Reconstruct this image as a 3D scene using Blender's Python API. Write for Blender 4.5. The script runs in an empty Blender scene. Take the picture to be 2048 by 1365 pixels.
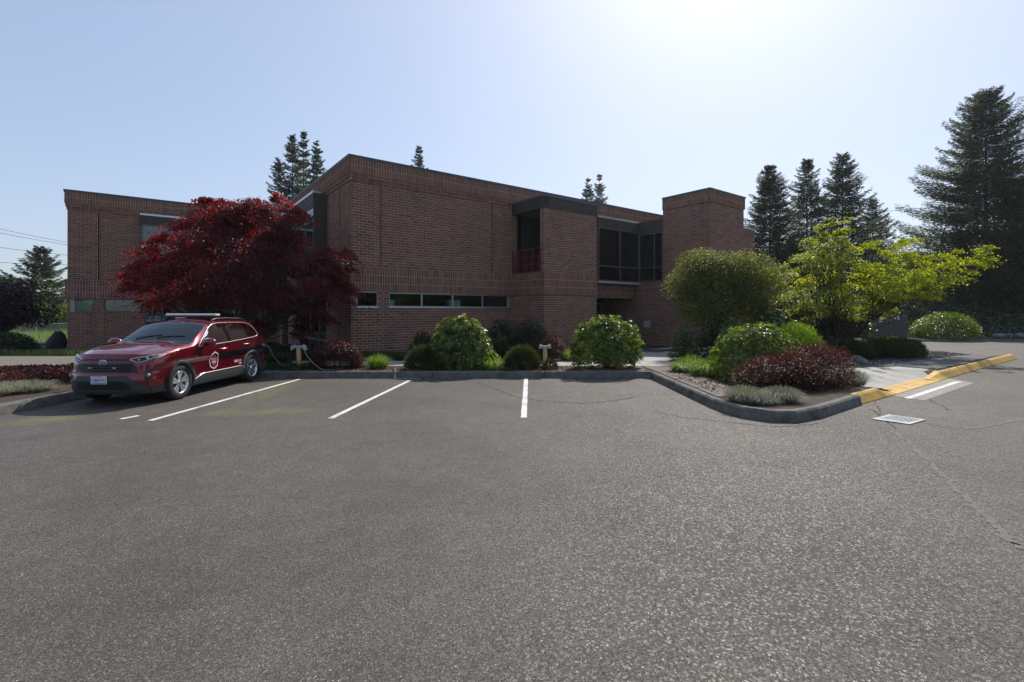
import bpy, bmesh, math, random
import numpy as np
from mathutils import Vector, Matrix
from mathutils.geometry import delaunay_2d_cdt

random.seed(7)
RNG = np.random.default_rng(11)
R = math.radians
S = bpy.context.scene
C = S.collection

# ------------------------------------------------------------------ camera
H = 1.83            # camera height above the asphalt
F = 967.0           # focal length in photo pixels (17 mm lens)
cd = bpy.data.cameras.new('camera')
cam = bpy.data.objects.new('camera', cd)
C.objects.link(cam)
cam.location = (0, 0, H)
cam.rotation_euler = (R(90), 0, 0)
cd.sensor_width = 36
cd.lens = F / 2048 * 36
cd.shift_y = -(625 - 682.5) / 2048 * -1.0
cd.shift_y = -57.5 / 2048
cd.clip_end = 3000
S.camera = cam

# ------------------------------------------------------------------ light
SUN_AZ, SUN_EL = R(25), R(46)
w = bpy.data.worlds.new('World')
S.world = w
w.use_nodes = True
wn = w.node_tree
sky = wn.nodes.new('ShaderNodeTexSky')
sky.sky_type = 'NISHITA'
sky.sun_disc = False
sky.sun_elevation = SUN_EL
sky.sun_rotation = SUN_AZ
sky.altitude = 50
sky.air_density = 1.0
sky.dust_density = 1.5
sky.ozone_density = 2.2
bg = wn.nodes['Background']
bg.inputs['Strength'].default_value = 0.182
gm = wn.nodes.new('ShaderNodeGamma')
gm.inputs['Gamma'].default_value = .50
wn.links.new(sky.outputs[0], gm.inputs['Color'])
tn = wn.nodes.new('ShaderNodeMix'); tn.data_type = 'RGBA'; tn.blend_type = 'MULTIPLY'
tn.inputs[0].default_value = 1.0; tn.inputs[7].default_value = (.90, .96, 1.09, 1)
wn.links.new(gm.outputs[0], tn.inputs[6])
wn.links.new(tn.outputs[2], bg.inputs['Color'])
sl = bpy.data.lights.new('sun', 'SUN')
sun = bpy.data.objects.new('sun', sl)
C.objects.link(sun)
sl.energy = 2.75
sl.angle = R(0.6)
sl.color = (1.0, 0.95, 0.87)
sd = Vector((math.sin(SUN_AZ) * math.cos(SUN_EL), math.cos(SUN_AZ) * math.cos(SUN_EL), math.sin(SUN_EL)))
sun.rotation_euler = sd.to_track_quat('Z', 'Y').to_euler()
sun.location = (20, 40, 40)
S.view_settings.view_transform = 'Standard'
S.view_settings.look = 'None'
S.view_settings.gamma = 1
S.view_settings.exposure = 0.88
S.view_settings.use_curve_mapping = False
S.render.engine = 'CYCLES'
S.cycles.max_bounces = 8
S.cycles.transparent_max_bounces = 12
S.cycles.use_denoising = True

# ------------------------------------------------------------------ helpers
def G(px, py, z=0.0):
    """ground point of level z that the surveyed photo coordinates stand for"""
    D = (H - z) * F / (py - 625.0)
    return ((px - 1024.0) * D / F, D)

def AT(px, D):
    return (px - 1024.0) * D / F

def ZY(y, D):
    return H + (625.0 - y) * D / F

def tag(o, label=None, cat=None, group=None, kind=None):
    if label: o['label'] = label
    if cat: o['category'] = cat
    if group: o['group'] = group
    if kind: o['kind'] = kind
    return o

def empty(name, loc=(0, 0, 0), rz=0, **k):
    o = bpy.data.objects.new(name, None)
    o.empty_display_size = 0.2
    o.location = loc
    o.rotation_euler = (0, 0, rz)
    C.objects.link(o)
    return tag(o, **k)

class MB:
    """mesh builder: collects verts and faces, several materials"""
    def __init__(s):
        s.v = []; s.f = []; s.m = []; s.n = 0
    def add(s, verts, faces, mi=0):
        verts = np.asarray(verts, dtype=float).reshape(-1, 3)
        s.v.append(verts)
        b = s.n
        for q in faces:
            s.f.append(tuple(i + b for i in q)); s.m.append(mi)
        s.n += len(verts)
        return s
    def box(s, x0, y0, z0, x1, y1, z1, mi=0, M=None):
        v = np.array([(x, y, z) for z in (z0, z1) for y in (y0, y1) for x in (x0, x1)], float)
        if M is not None:
            v = np.array([M @ Vector(p) for p in v])
        return s.add(v, [(0, 2, 3, 1), (4, 5, 7, 6), (0, 1, 5, 4), (2, 6, 7, 3), (0, 4, 6, 2), (1, 3, 7, 5)], mi)
    def tube(s, pts, r, n=8, mi=0, caps=True):
        pts = [Vector(p) for p in pts]
        rs = r if hasattr(r, '__len__') else [r] * len(pts)
        ring = []
        up = Vector((0, 0, 1))
        vs = []
        prev = None
        for i, p in enumerate(pts):
            d = (pts[min(i + 1, len(pts) - 1)] - pts[max(i - 1, 0)])
            d = d.normalized() if d.length > 1e-9 else Vector((0, 0, 1))
            if prev is None:
                a = d.cross(up if abs(d.z) < .9 else Vector((1, 0, 0))).normalized()
            else:
                a = (prev - d * prev.dot(d)).normalized()
            prev = a
            b = d.cross(a)
            for k in range(n):
                t = 2 * math.pi * k / n
                vs.append(p + (a * math.cos(t) + b * math.sin(t)) * rs[i])
        fs = []
        for i in range(len(pts) - 1):
            for k in range(n):
                k2 = (k + 1) % n
                fs.append((i * n + k, i * n + k2, (i + 1) * n + k2, (i + 1) * n + k))
        if caps:
            fs.append(tuple(range(n))[::-1])
            fs.append(tuple((len(pts) - 1) * n + k for k in range(n)))
        return s.add([tuple(v) for v in vs], fs, mi)
    def grid(s, P, mi=0, flip=False, mask=None):
        P = np.asarray(P, float)
        a, b = P.shape[:2]
        fs = []
        for i in range(a - 1):
            for j in range(b - 1):
                if mask is not None and not mask[i][j]:
                    continue
                q = (i * b + j, i * b + j + 1, (i + 1) * b + j + 1, (i + 1) * b + j)
                fs.append(q[::-1] if flip else q)
        return s.add(P.reshape(-1, 3), fs, mi)
    def build(s, name, mats, parent=None, loc=None, smooth=False, merge=0, **k):
        me = bpy.data.meshes.new(name)
        V = np.concatenate(s.v) if s.v else np.zeros((0, 3))
        me.from_pydata(V.tolist(), [], s.f)
        if not isinstance(mats, (list, tuple)): mats = [mats]
        for m in mats: me.materials.append(m)
        if len(mats) > 1:
            me.polygons.foreach_set('material_index', s.m)
        if merge:
            b = bmesh.new(); b.from_mesh(me)
            bmesh.ops.remove_doubles(b, verts=b.verts, dist=merge)
            b.to_mesh(me); b.free()
        if smooth:
            me.polygons.foreach_set('use_smooth', [True] * len(me.polygons))
        me.update()
        o = bpy.data.objects.new(name, me)
        C.objects.link(o)
        if parent is not None:
            o.parent = parent
        if loc is not None:
            o.location = loc
        return tag(o, **k)

def bevel(o, wd=.01, seg=2, ang=35):
    m = o.modifiers.new('bevel', 'BEVEL')
    m.width = wd; m.segments = seg; m.limit_method = 'ANGLE'; m.angle_limit = R(ang)
    return o

def quadmesh(name, V, mat, parent=None, loc=None, **k):
    """fast mesh of separate quads: V is (N,4,3)"""
    V = np.asarray(V, dtype=np.float32)
    n = len(V)
    me = bpy.data.meshes.new(name)
    me.vertices.add(n * 4)
    me.vertices.foreach_set('co', V.reshape(-1))
    me.loops.add(n * 4)
    me.loops.foreach_set('vertex_index', np.arange(n * 4, dtype=np.int32))
    me.polygons.add(n)
    me.polygons.foreach_set('loop_start', np.arange(0, n * 4, 4, dtype=np.int32))
    me.polygons.foreach_set('loop_total', np.full(n, 4, dtype=np.int32))
    me.materials.append(mat)
    me.update(calc_edges=True)
    me.validate()
    o = bpy.data.objects.new(name, me)
    C.objects.link(o)
    if parent is not None: o.parent = parent
    if loc is not None: o.location = loc
    return tag(o, **k)

def nrm(a):
    return a / np.maximum(np.linalg.norm(a, axis=-1, keepdims=True), 1e-9)

def leafquads(c, d, n, L, W):
    """diamond leaves: centre, axis, normal"""
    d = nrm(d); s_ = nrm(np.cross(n, d)); n = np.cross(d, s_)
    L = np.broadcast_to(np.asarray(L, float).reshape(-1, 1), (len(c), 1))
    W = np.broadcast_to(np.asarray(W, float).reshape(-1, 1), (len(c), 1))
    return np.stack([c - d * L / 2 - n * L * .06, c + s_ * W / 2 + n * L * .05, c + d * L / 2 - n * L * .12, c - s_ * W / 2 + n * L * .05], axis=1)

# ------------------------------------------------------------------ materials
def mat(name, base=(.5, .5, .5), rough=.6, metal=0, spec=.5, coat=0, **k):
    m = bpy.data.materials.new(name)
    m.use_nodes = True
    b = m.node_tree.nodes['Principled BSDF']
    b.inputs['Base Color'].default_value = (*base, 1)
    b.inputs['Roughness'].default_value = rough
    b.inputs['Metallic'].default_value = metal
    b.inputs['Specular IOR Level'].default_value = spec
    b.inputs['Coat Weight'].default_value = coat
    b.inputs['Coat Roughness'].default_value = .03
    return m

class NT:
    def __init__(s, m):
        s.t = m.node_tree; s.b = s.t.nodes['Principled BSDF']
        s.tc = s.t.nodes.new('ShaderNodeTexCoord')
        s.geo = s.t.nodes.new('ShaderNodeNewGeometry')
    def n(s, t, **k):
        x = s.t.nodes.new(t)
        for a, v in k.items(): setattr(x, a, v)
        return x
    def l(s, a, b): s.t.links.new(a, b)
    def noise(s, scale, detail=4, rough=.6, vec=None, stretch=None):
        x = s.n('ShaderNodeTexNoise')
        x.inputs['Scale'].default_value = scale; x.inputs['Detail'].default_value = detail
        x.inputs['Roughness'].default_value = rough
        v = vec if vec is not None else s.geo.outputs['Position']
        if stretch:
            mp = s.n('ShaderNodeMapping'); mp.inputs['Scale'].default_value = stretch
            s.l(v, mp.inputs[0]); v = mp.outputs[0]
        s.l(v, x.inputs['Vector'])
        return x.outputs['Fac']
    def vor(s, scale, feature='F1', out='Color'):
        x = s.n('ShaderNodeTexVoronoi', feature=feature)
        x.inputs['Scale'].default_value = scale
        s.l(s.geo.outputs['Position'], x.inputs['Vector'])
        return x.outputs[out]
    def ramp(s, fac, stops, interp='LINEAR'):
        x = s.n('ShaderNodeValToRGB'); r = x.color_ramp; r.interpolation = interp
        while len(r.elements) < len(stops): r.elements.new(.5)
        for e, (p, c) in zip(r.elements, stops):
            e.position = p; e.color = (*c, 1) if len(c) == 3 else c
        s.l(fac, x.inputs[0]); return x.outputs[0]
    def mix(s, fac, a, b, mode='MIX'):
        x = s.n('ShaderNodeMix', data_type='RGBA', blend_type=mode)
        for sock, v in ((x.inputs[0], fac), (x.inputs[6], a), (x.inputs[7], b)):
            if isinstance(v, (int, float)): sock.default_value = v
            elif isinstance(v, tuple): sock.default_value = (*v, 1) if len(v) == 3 else v
            else: s.l(v, sock)
        return x.outputs[2]
    def math(s, op, a, b=None, c=None):
        x = s.n('ShaderNodeMath', operation=op)
        for i, v in enumerate((a, b, c)):
            if v is None: continue
            if isinstance(v, (int, float)): x.inputs[i].default_value = v
            else: s.l(v, x.inputs[i])
        return x.outputs[0]
    def bump(s, h, strength=.3, dist=.01):
        x = s.n('ShaderNodeBump'); x.inputs['Strength'].default_value = strength
        x.inputs['Distance'].default_value = dist
        s.l(h, x.inputs['Height']); s.l(x.outputs[0], s.b.inputs['Normal'])
    def base(s, c): s.l(c, s.b.inputs['Base Color'])
    def ell(s, cx, cy, rx, ry, rot=0, soft=.5):
        """soft elliptical mask on the ground in world metres"""
        mp = s.n('ShaderNodeMapping', vector_type='TEXTURE')
        mp.inputs['Location'].default_value = (cx, cy, 0)
        mp.inputs['Rotation'].default_value = (0, 0, rot)
        mp.inputs['Scale'].default_value = (rx, ry, 1e3)
        s.l(s.geo.outputs['Position'], mp.inputs[0])
        ln = s.n('ShaderNodeVectorMath', operation='LENGTH'); s.l(mp.outputs[0], ln.inputs[0])
        mr = s.n('ShaderNodeMapRange'); mr.inputs[1].default_value = 1.0; mr.inputs[2].default_value = 1 - soft
        s.l(ln.outputs['Value'], mr.inputs[0])
        return mr.outputs[0]

def m_asphalt(name='asphalt', lift=1.0, moss=True):
    m = mat(name, rough=.8, spec=.35)
    t = NT(m)
    k = lift
    sa = t.n('ShaderNodeSeparateColor'); t.l(t.vor(150), sa.inputs[0])       # fine chips
    sep = t.n('ShaderNodeSeparateColor'); t.l(t.vor(72), sep.inputs[0])      # sparse coarse chips
    c = t.ramp(sa.outputs[0], [(0, (.036 * k, .032 * k, .028 * k)), (.4, (.068 * k, .061 * k, .054 * k)), (.8, (.108 * k, .098 * k, .086 * k)), (.95, (.155 * k, .142 * k, .126 * k)), (1, (.25 * k, .23 * k, .21 * k))])
    ch = t.ramp(sep.outputs[0], [(0, (.07 * k, .060 * k, .050 * k)), (.6, (.15 * k, .135 * k, .118 * k)), (1, (.50 * k, .475 * k, .43 * k))])
    msk = t.math('MULTIPLY', t.ramp(sep.outputs[1], [(.84, (0, 0, 0)), (.87, (1, 1, 1))]), t.ramp(t.vor(72, out='Distance'), [(.22, (1, 1, 1)), (.34, (0, 0, 0))]))
    c = t.mix(msk, c, ch)
    f = t.noise(260, 2)
    c = t.mix(1.0, c, t.ramp(f, [(.3, (.7, .7, .7)), (.7, (1.2, 1.2, 1.2))]), 'MULTIPLY')
    c = t.mix(1.0, c, (1.03, .995, .95), 'MULTIPLY')
    big = t.noise(.45, 5, .62)
    c = t.mix(1.0, c, t.ramp(big, [(.3, (.74, .73, .72)), (.5, (1, 1, 1)), (.72, (1.22, 1.20, 1.17))]), 'MULTIPLY')
    med = t.noise(3.2, 6, .7)
    c = t.mix(1.0, c, t.ramp(med, [(.3, (.86, .86, .86)), (.7, (1.12, 1.12, 1.12))]), 'MULTIPLY')
    if moss:
        n2 = t.noise(1.1, 6, .75, stretch=(1, .5, 1))
        for e in ((-4.6, 8.9, 1.25, .40, .12), (-5.6, 10.6, .5, 2.4, .1), (-8.1, 8.2, .9, .5, .5)):
            mk = t.math('MULTIPLY', t.ell(*e, soft=.9), t.ramp(n2, [(.38, (0, 0, 0)), (.62, (1, 1, 1))]))
            c = t.mix(t.math('MULTIPLY', mk, .75), c, (.16, .17, .035))
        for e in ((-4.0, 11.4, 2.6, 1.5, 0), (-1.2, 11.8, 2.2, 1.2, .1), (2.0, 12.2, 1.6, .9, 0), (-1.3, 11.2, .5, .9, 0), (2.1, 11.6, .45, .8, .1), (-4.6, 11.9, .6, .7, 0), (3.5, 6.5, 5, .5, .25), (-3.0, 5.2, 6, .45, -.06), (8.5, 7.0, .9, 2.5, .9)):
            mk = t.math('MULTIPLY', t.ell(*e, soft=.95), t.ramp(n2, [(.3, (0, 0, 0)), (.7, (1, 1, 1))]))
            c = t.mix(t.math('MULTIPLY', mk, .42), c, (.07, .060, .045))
    t.base(c)
    hh = t.math('ADD', t.vor(120, out='Distance'), t.math('MULTIPLY', t.noise(150, 3), .7))
    t.bump(hh, .42, .005)
    t.l(t.ramp(sep.outputs[2], [(0, (.95, .95, .95)), (.8, (.7, .7, .7)), (1, (.35, .35, .35))]), t.b.inputs['Roughness'])
    return m

def m_speckle(name, c0, c1, scale=8, rough=.85, bump=.3, fine=80, dirt=None):
    m = mat(name, rough=rough, spec=.3)
    t = NT(m)
    c = t.mix(t.ramp(t.noise(scale, 6, .65), [(.3, (0, 0, 0)), (.7, (1, 1, 1))]), c0, c1)
    c = t.mix(1.0, c, t.ramp(t.noise(fine, 3), [(.3, (.75, .75, .75)), (.7, (1.22, 1.22, 1.22))]), 'MULTIPLY')
    if dirt:
        c = t.mix(t.ramp(t.noise(2.1, 7, .75), [(.5, (0, 0, 0)), (.66, (.85, .85, .85))]), c, dirt)
    t.base(c)
    t.bump(t.math('ADD', t.noise(fine, 3), t.noise(scale, 4)), bump, .01)
    return m

def m_brick():
    m = mat('brick', rough=.85, spec=.25)
    t = NT(m)
    oi = t.n('ShaderNodeObjectInfo')
    r = t.math('FRACT', t.math('ADD', t.geo.outputs['Random Per Island'], t.math('MULTIPLY', oi.outputs['Random'], 7.31)))
    c = t.ramp(r, [(0, (.125, .064, .046)), (.12, (.175, .083, .055)), (.34, (.245, .104, .060)), (.55, (.205, .092, .060)), (.75, (.29, .126, .064)), (.90, (.165, .082, .057)), (1, (.33, .148, .074))], 'LINEAR')
    c = t.mix(1.0, c, t.ramp(t.noise(26, 5, .7), [(.3, (.80, .80, .80)), (.7, (1.18, 1.16, 1.15))]), 'MULTIPLY')
    # rain stains: streaks that run down the face
    s = t.noise(1.0, 6, .7, stretch=(2.6, 2.6, .28))
    c = t.mix(t.math('MULTIPLY', t.ramp(s, [(.52, (0, 0, 0)), (.72, (1, 1, 1))]), .4), c, (.045, .034, .030))
    t.base(c)
    t.bump(t.noise(60, 5, .7), .35, .004)
    return m

def m_leaf(name, stops, trans=.45, rough=.42, spec=.45, nscale=2.2, tcol=(1.25, 1.25, .55)):
    m = mat(name, rough=rough + .02, spec=spec * .95)
    t = NT(m)
    oi = t.n('ShaderNodeObjectInfo')
    r = t.geo.outputs['Random Per Island']
    c = t.ramp(r, stops)
    c = t.mix(1.0, c, t.ramp(t.noise(nscale, 3), [(.3, (.72, .72, .75)), (.7, (1.25, 1.22, 1.1))]), 'MULTIPLY')
    t.base(c)
    tr = t.n('ShaderNodeBsdfTranslucent')
    t.l(t.mix(1.0, c, tcol, 'MULTIPLY'), tr.inputs['Color'])
    ms = t.n('ShaderNodeMixShader'); ms.inputs[0].default_value = trans
    out = [x for x in t.t.nodes if x.type == 'OUTPUT_MATERIAL'][0]
    t.l(t.b.outputs[0], ms.inputs[1]); t.l(tr.outputs[0], ms.inputs[2]); t.l(ms.outputs[0], out.inputs['Surface'])
    return m

def m_glass(name, tint=(.35, .38, .38), dark=.55, rough=.01, ior=1.55):
    m = bpy.data.materials.new(name); m.use_nodes = True
    nt = m.node_tree; nt.nodes.clear()
    out = nt.nodes.new('ShaderNodeOutputMaterial')
    tr = nt.nodes.new('ShaderNodeBsdfTransparent'); tr.inputs[0].default_value = (*[x * dark for x in tint], 1)
    gl = nt.nodes.new('ShaderNodeBsdfGlossy'); gl.inputs['Roughness'].default_value = rough
    gl.inputs['Color'].default_value = (.85, .92, .95, 1)
    fr = nt.nodes.new('ShaderNodeFresnel'); fr.inputs[0].default_value = ior
    tcn = nt.nodes.new('ShaderNodeTexCoord')
    nz = nt.nodes.new('ShaderNodeTexNoise'); nz.inputs['Scale'].default_value = .8
    nt.links.new(tcn.outputs['Object'], nz.inputs['Vector'])
    bp = nt.nodes.new('ShaderNodeBump'); bp.inputs['Strength'].default_value = .04; bp.inputs['Distance'].default_value = .02
    nt.links.new(nz.outputs['Fac'], bp.inputs['Height']); nt.links.new(bp.outputs[0], gl.inputs['Normal'])
    ad = nt.nodes.new('ShaderNodeMath'); ad.operation = 'MULTIPLY_ADD'; ad.inputs[1].default_value = 1.0; ad.inputs[2].default_value = .03
    nt.links.new(fr.outputs[0], ad.inputs[0])
    mx = nt.nodes.new('ShaderNodeMixShader')
    nt.links.new(ad.outputs[0], mx.inputs[0]); nt.links.new(tr.outputs[0], mx.inputs[1]); nt.links.new(gl.outputs[0], mx.inputs[2])
    nt.links.new(mx.outputs[0], out.inputs['Surface'])
    return m

M = {}
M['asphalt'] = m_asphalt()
M['drive'] = m_asphalt('old_asphalt', 1.25, moss=False)
M['soil'] = m_speckle('soil', (.035, .024, .018), (.085, .060, .042), 5, .95, .8, 60)
M['bark'] = m_speckle('bark', (.030, .022, .018), (.075, .055, .042), 14, .9, .8, 60)
M['palebark'] = m_speckle('maple_bark', (.06, .045, .04), (.13, .10, .085), 14, .9, .8, 60)
M['concrete'] = m_speckle('concrete', (.33, .31, .28), (.42, .40, .36), 3, .85, .2, 120, dirt=(.22, .20, .17))
M['oldpath'] = m_speckle('old_path', (.13, .115, .095), (.19, .17, .14), 3, .9, .2, 100)
M['kerb'] = m_speckle('kerb_concrete', (.10, .095, .085), (.19, .18, .165), 6, .9, .5, 90, dirt=(.045, .045, .038))
M['yellow'] = m_speckle('yellow_paint', (.52, .30, .045), (.64, .38, .07), 5, .65, .3, 90, dirt=(.30, .21, .075))
M['white'] = m_speckle('road_paint', (.56, .55, .52), (.70, .69, .66), 12, .75, .3, 140, dirt=(.30, .29, .27))
M['gutter'] = m_speckle('gutter_concrete', (.22, .205, .175), (.31, .285, .245), 5, .85, .3, 110)
M['crack'] = m_speckle('crack', (.018, .016, .014), (.05, .045, .035), 20, .95, .2)
M['seam'] = m_speckle('worn_seam', (.085, .080, .074), (.19, .18, .168), 32, .85, .3, 90)
M['paver'] = m_speckle('paver', (.13, .10, .085), (.21, .17, .145), 5, .9, .4, 90, dirt=(.09, .075, .06))
M['gravel'] = m_speckle('gravel', (.05, .05, .05), (.22, .21, .20), 30, .9, .9, 60)
M['stone'] = m_speckle('stone', (.10, .10, .10), (.24, .24, .235), 4, .85, .6, 50)
M['darkstone'] = m_speckle('dark_stone', (.018, .018, .020), (.05, .05, .055), 3, .85, .5, 40)
M['mortar'] = m_speckle('mortar', (.35, .31, .275), (.47, .42, .38), 6, .95, .3, 120)
M['brick'] = m_brick()
M['fascia'] = m_speckle('brown_metal', (.060, .052, .038), (.080, .070, .052), 3, .6, .05, 40)
M['cap'] = m_speckle('cap_flashing', (.075, .078, .085), (.11, .115, .12), 3, .45, .05, 40)
M['frame'] = mat('bronze_frame', (.12, .115, .11), .45, .3)
M['alu'] = mat('aluminium', (.55, .56, .58), .35, .9)
M['sill'] = mat('sill_metal', (.50, .52, .56), .4, .3)
M['roof'] = m_speckle('roof_felt', (.12, .12, .12), (.18, .18, .18), 3, .9, .2)
M['glass'] = m_glass('window_glass', (.86, .93, .90), .95)
M['carglass'] = m_glass('car_glass', (.30, .33, .34), .5, ior=1.6)
M['dkglass'] = m_glass('tinted_glass', (.05, .055, .06), .5, ior=1.28)
M['panel'] = mat('dark_panel', (.022, .02, .022), .35)
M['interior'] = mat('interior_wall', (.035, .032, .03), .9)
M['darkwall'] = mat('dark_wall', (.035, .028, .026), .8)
M['soffit'] = m_speckle('soffit', (.24, .18, .14), (.30, .23, .18), 4, .8, .1)
M['blind'] = mat('blind', (.72, .80, .74), .7)
M['red'] = mat('red_paint', (.22, .016, .02), .45)
M['lgrass'] = m_leaf('lime_grass', [(0, (.10, .17, .015)), (.6, (.17, .28, .025)), (1, (.28, .38, .05))], .5, .5)
M['dgrass'] = m_leaf('dark_grass', [(0, (.02, .045, .010)), (.6, (.04, .085, .016)), (1, (.07, .13, .03))], .35, .5)
M['fescue'] = m_leaf('blue_fescue', [(0, (.12, .17, .13)), (.45, (.20, .26, .20)), (.7, (.34, .33, .22)), (1, (.45, .38, .24))], .3, .6, tcol=(1, 1, .8))
M['rhodo'] = m_leaf('rhododendron_leaf', [(0, (.030, .075, .016)), (.45, (.085, .155, .022)), (.75, (.20, .27, .032)), (.93, (.34, .40, .07)), (1, (.32, .19, .09))], .50, .30, .6)
M['darkleaf'] = m_leaf('dark_shrub_leaf', [(0, (.012, .030, .012)), (.6, (.028, .060, .018)), (1, (.07, .11, .04))], .3, .38, .5)
M['barberry'] = m_leaf('barberry_leaf', [(0, (.026, .012, .011)), (.5, (.062, .024, .020)), (.85, (.115, .042, .034)), (1, (.19, .10, .07))], .34, .48, .36, tcol=(1.5, .62, .5))
M['heather'] = m_leaf('heather_sprig', [(0, (.022, .035, .010)), (.6, (.05, .075, .020)), (1, (.11, .13, .04))], .3, .6)
M['juniper'] = m_leaf('juniper_sprig', [(0, (.012, .028, .010)), (.6, (.03, .055, .016)), (1, (.07, .12, .03))], .3, .6)
M['pieris'] = m_leaf('pieris_leaf', [(0, (.045, .078, .018)), (.45, (.11, .15, .035)), (.8, (.21, .235, .06)), (1, (.42, .31, .15))], .5, .5, .35)
M['vine'] = m_leaf('vine_maple_leaf', [(0, (.11, .16, .012)), (.5, (.25, .31, .022)), (1, (.46, .50, .06))], .62, .45, .4, tcol=(1.35, 1.3, .3))
M['redmaple'] = m_leaf('red_maple_leaf', [(0, (.030, .014, .020)), (.45, (.062, .022, .028)), (.8, (.115, .034, .036)), (1, (.22, .07, .045))], .58, .45, .45, tcol=(3.8, .85, .75))
M['purple'] = m_leaf('purple_leaf', [(0, (.012, .007, .012)), (1, (.035, .014, .020))], .25, .45)
M['ivy'] = m_leaf('ivy_leaf', [(0, (.03, .07, .015)), (.5, (.08, .14, .03)), (1, (.19, .26, .09))], .35, .32, .6)
M['fir'] = m_leaf('fir_needles', [(0, (.022, .038, .014)), (.6, (.050, .075, .028)), (1, (.10, .13, .048))], .38, .6, .3)
M['fir2'] = m_leaf('spruce_needles', [(0, (.026, .040, .018)), (.6, (.055, .080, .034)), (1, (.11, .14, .055))], .4, .6, .3)
M['farleaf'] = m_leaf('far_leaf', [(0, (.04, .07, .015)), (.6, (.10, .15, .03)), (1, (.20, .25, .06))], .45, .5, .3)
M['dryleaf'] = m_leaf('dry_leaf', [(0, (.10, .05, .02)), (1, (.26, .16, .08))], .2, .7)

# ------------------------------------------------------------------ ground
def sm(a, b, x):
    t = min(1, max(0, (x - a) / (b - a))); return t * t * (3 - 2 * t)

KZ = .185
def gz(x, y):
    z = KZ - .24 * sm(16.4, 24, y) * (1 - sm(7, 12, x))
    if x > 6:
        k = sm(6, 22, x)
        z += 4.3 * sm(31.5, 43, y) * k
        z += 1.3 * sm(43, 60, y) * k
    al = (x - 8.15) * .802 + (y - 10.45) * .597; dd = (x - 8.15) * -.597 + (y - 10.45) * .802
    if -1 < al < 6 and dd < 3:
        z -= .165 * sm(0, .7, al) * (1 - sm(4.2, 4.9, al)) * (1 - sm(.25, 1.7, dd))
    b = math.exp(-((x - 13.5) / 3.2) ** 2 - ((y - 25) / 4.2) ** 2)
    z += 1.15 * b * (1 - sm(16.5, 19, x))
    return z

kerb_pts = [(-9.05, -8), (-9.05, 12.9), (-8.9, 13.25), (-8.55, 13.41), (3.62, 13.41), (3.80, 13.25), (3.80, 9.3), (3.86, 8.75), (3.98, 8.38), (4.31, 8.05), (4.74, 8.02), (5.35, 8.355), (6.94, 9.59), (8.15, 10.45), (8.75, 10.90), (9.6, 11.53), (10.5, 12.2), (11.4, 12.87), (12.07, 13.37), (14.65, 15.25), (19.7, 18.85)]
def inset(path, d):
    P = [Vector(p) for p in path]; out = []
    for i, p in enumerate(P):
        t = (P[min(i + 1, len(P) - 1)] - P[max(i - 1, 0)]).normalized()
        out.append((p.x - t.y * d, p.y + t.x * d))
    return out
bed_poly = inset(kerb_pts, .135) + [(18.2, 18.3), (17.0, 20.1), (21.5, 29.6), (26, 30.2), (60, 31), (95, 31), (95, 130), (-95, 130), (-95, -8)]

# far ground
mb = MB()
mb.add([(-900, -900, -.06), (900, -900, -.06), (900, 900, -.06), (-900, 900, -.06)], [(0, 1, 2, 3)])
mb.build('ground', M['soil'], kind='structure')
mb = MB()
xs = np.linspace(-60, 100, 9); ys = np.linspace(-60, 45, 9)
mb.grid([[(x, y, 0) for x in xs] for y in ys])
mb.build('parking_lot', M['asphalt'], kind='structure')

def poly_mesh(name, poly, matx, off=0.0, step=1.0, kind='structure', zf=gz, parent=None, more=(), **k):
    P = [Vector(p) for p in poly]
    n = len(P)
    xs_ = [p.x for p in P]; ys_ = [p.y for p in P]
    pts = list(P)
    x0, x1, y0, y1 = min(xs_), max(xs_), min(ys_), max(ys_)
    nx = min(90, max(1, int((x1 - x0) / step))); ny = min(80, max(1, int((y1 - y0) / step)))
    def inside(x, y):
        c = False
        for i in range(n):
            a, b = P[i], P[i - 1]
            if (a.y > y) != (b.y > y) and x < (b.x - a.x) * (y - a.y) / (b.y - a.y) + a.x: c = not c
        return c
    for i in range(1, nx):
        for j in range(1, ny):
            x = x0 + (x1 - x0) * i / nx; y = y0 + (y1 - y0) * j / ny
            if inside(x, y): pts.append(Vector((x, y)))
    pts += [Vector(q) for q in more if inside(*q)]
    edges = [(i, (i + 1) % n) for i in range(n)]
    v, e, f, *_ = delaunay_2d_cdt(pts, edges, [], 1, 1e-5)
    m = MB()
    fs = []
    for q in f:
        a = sum((v[i].cross(v[j]) for i, j in zip(q, q[1:] + q[:1])))
        fs.append(tuple(q) if a > 0 else tuple(q)[::-1])
    m.add([(p.x, p.y, zf(p.x, p.y) + off) for p in v], fs)
    return m.build(name, matx, parent=parent, kind=kind, **k)

# planting ground: coarse far, the same sheet everywhere
poly_mesh('planting_bed', bed_poly, M['soil'], off=-.012, step=1.3, more=[(8.15 + .802 * a - .597 * d, 10.45 + .597 * a + .802 * d) for a in np.arange(-.5, 6, .35) for d in (.3, .6, 1.0, 1.4, 1.8)])
# old driveway behind the island
drv = [(17.2, 20.4), (18.4, 18.5), (19.9, 18.95), (22, 20.5), (60, 22), (95, 24), (95, 30.9), (60, 30.9), (26, 30.1), (21.6, 29.5)]
poly_mesh('driveway', drv, M['drive'], off=.004, step=4, zf=lambda x, y: 0)

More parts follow.
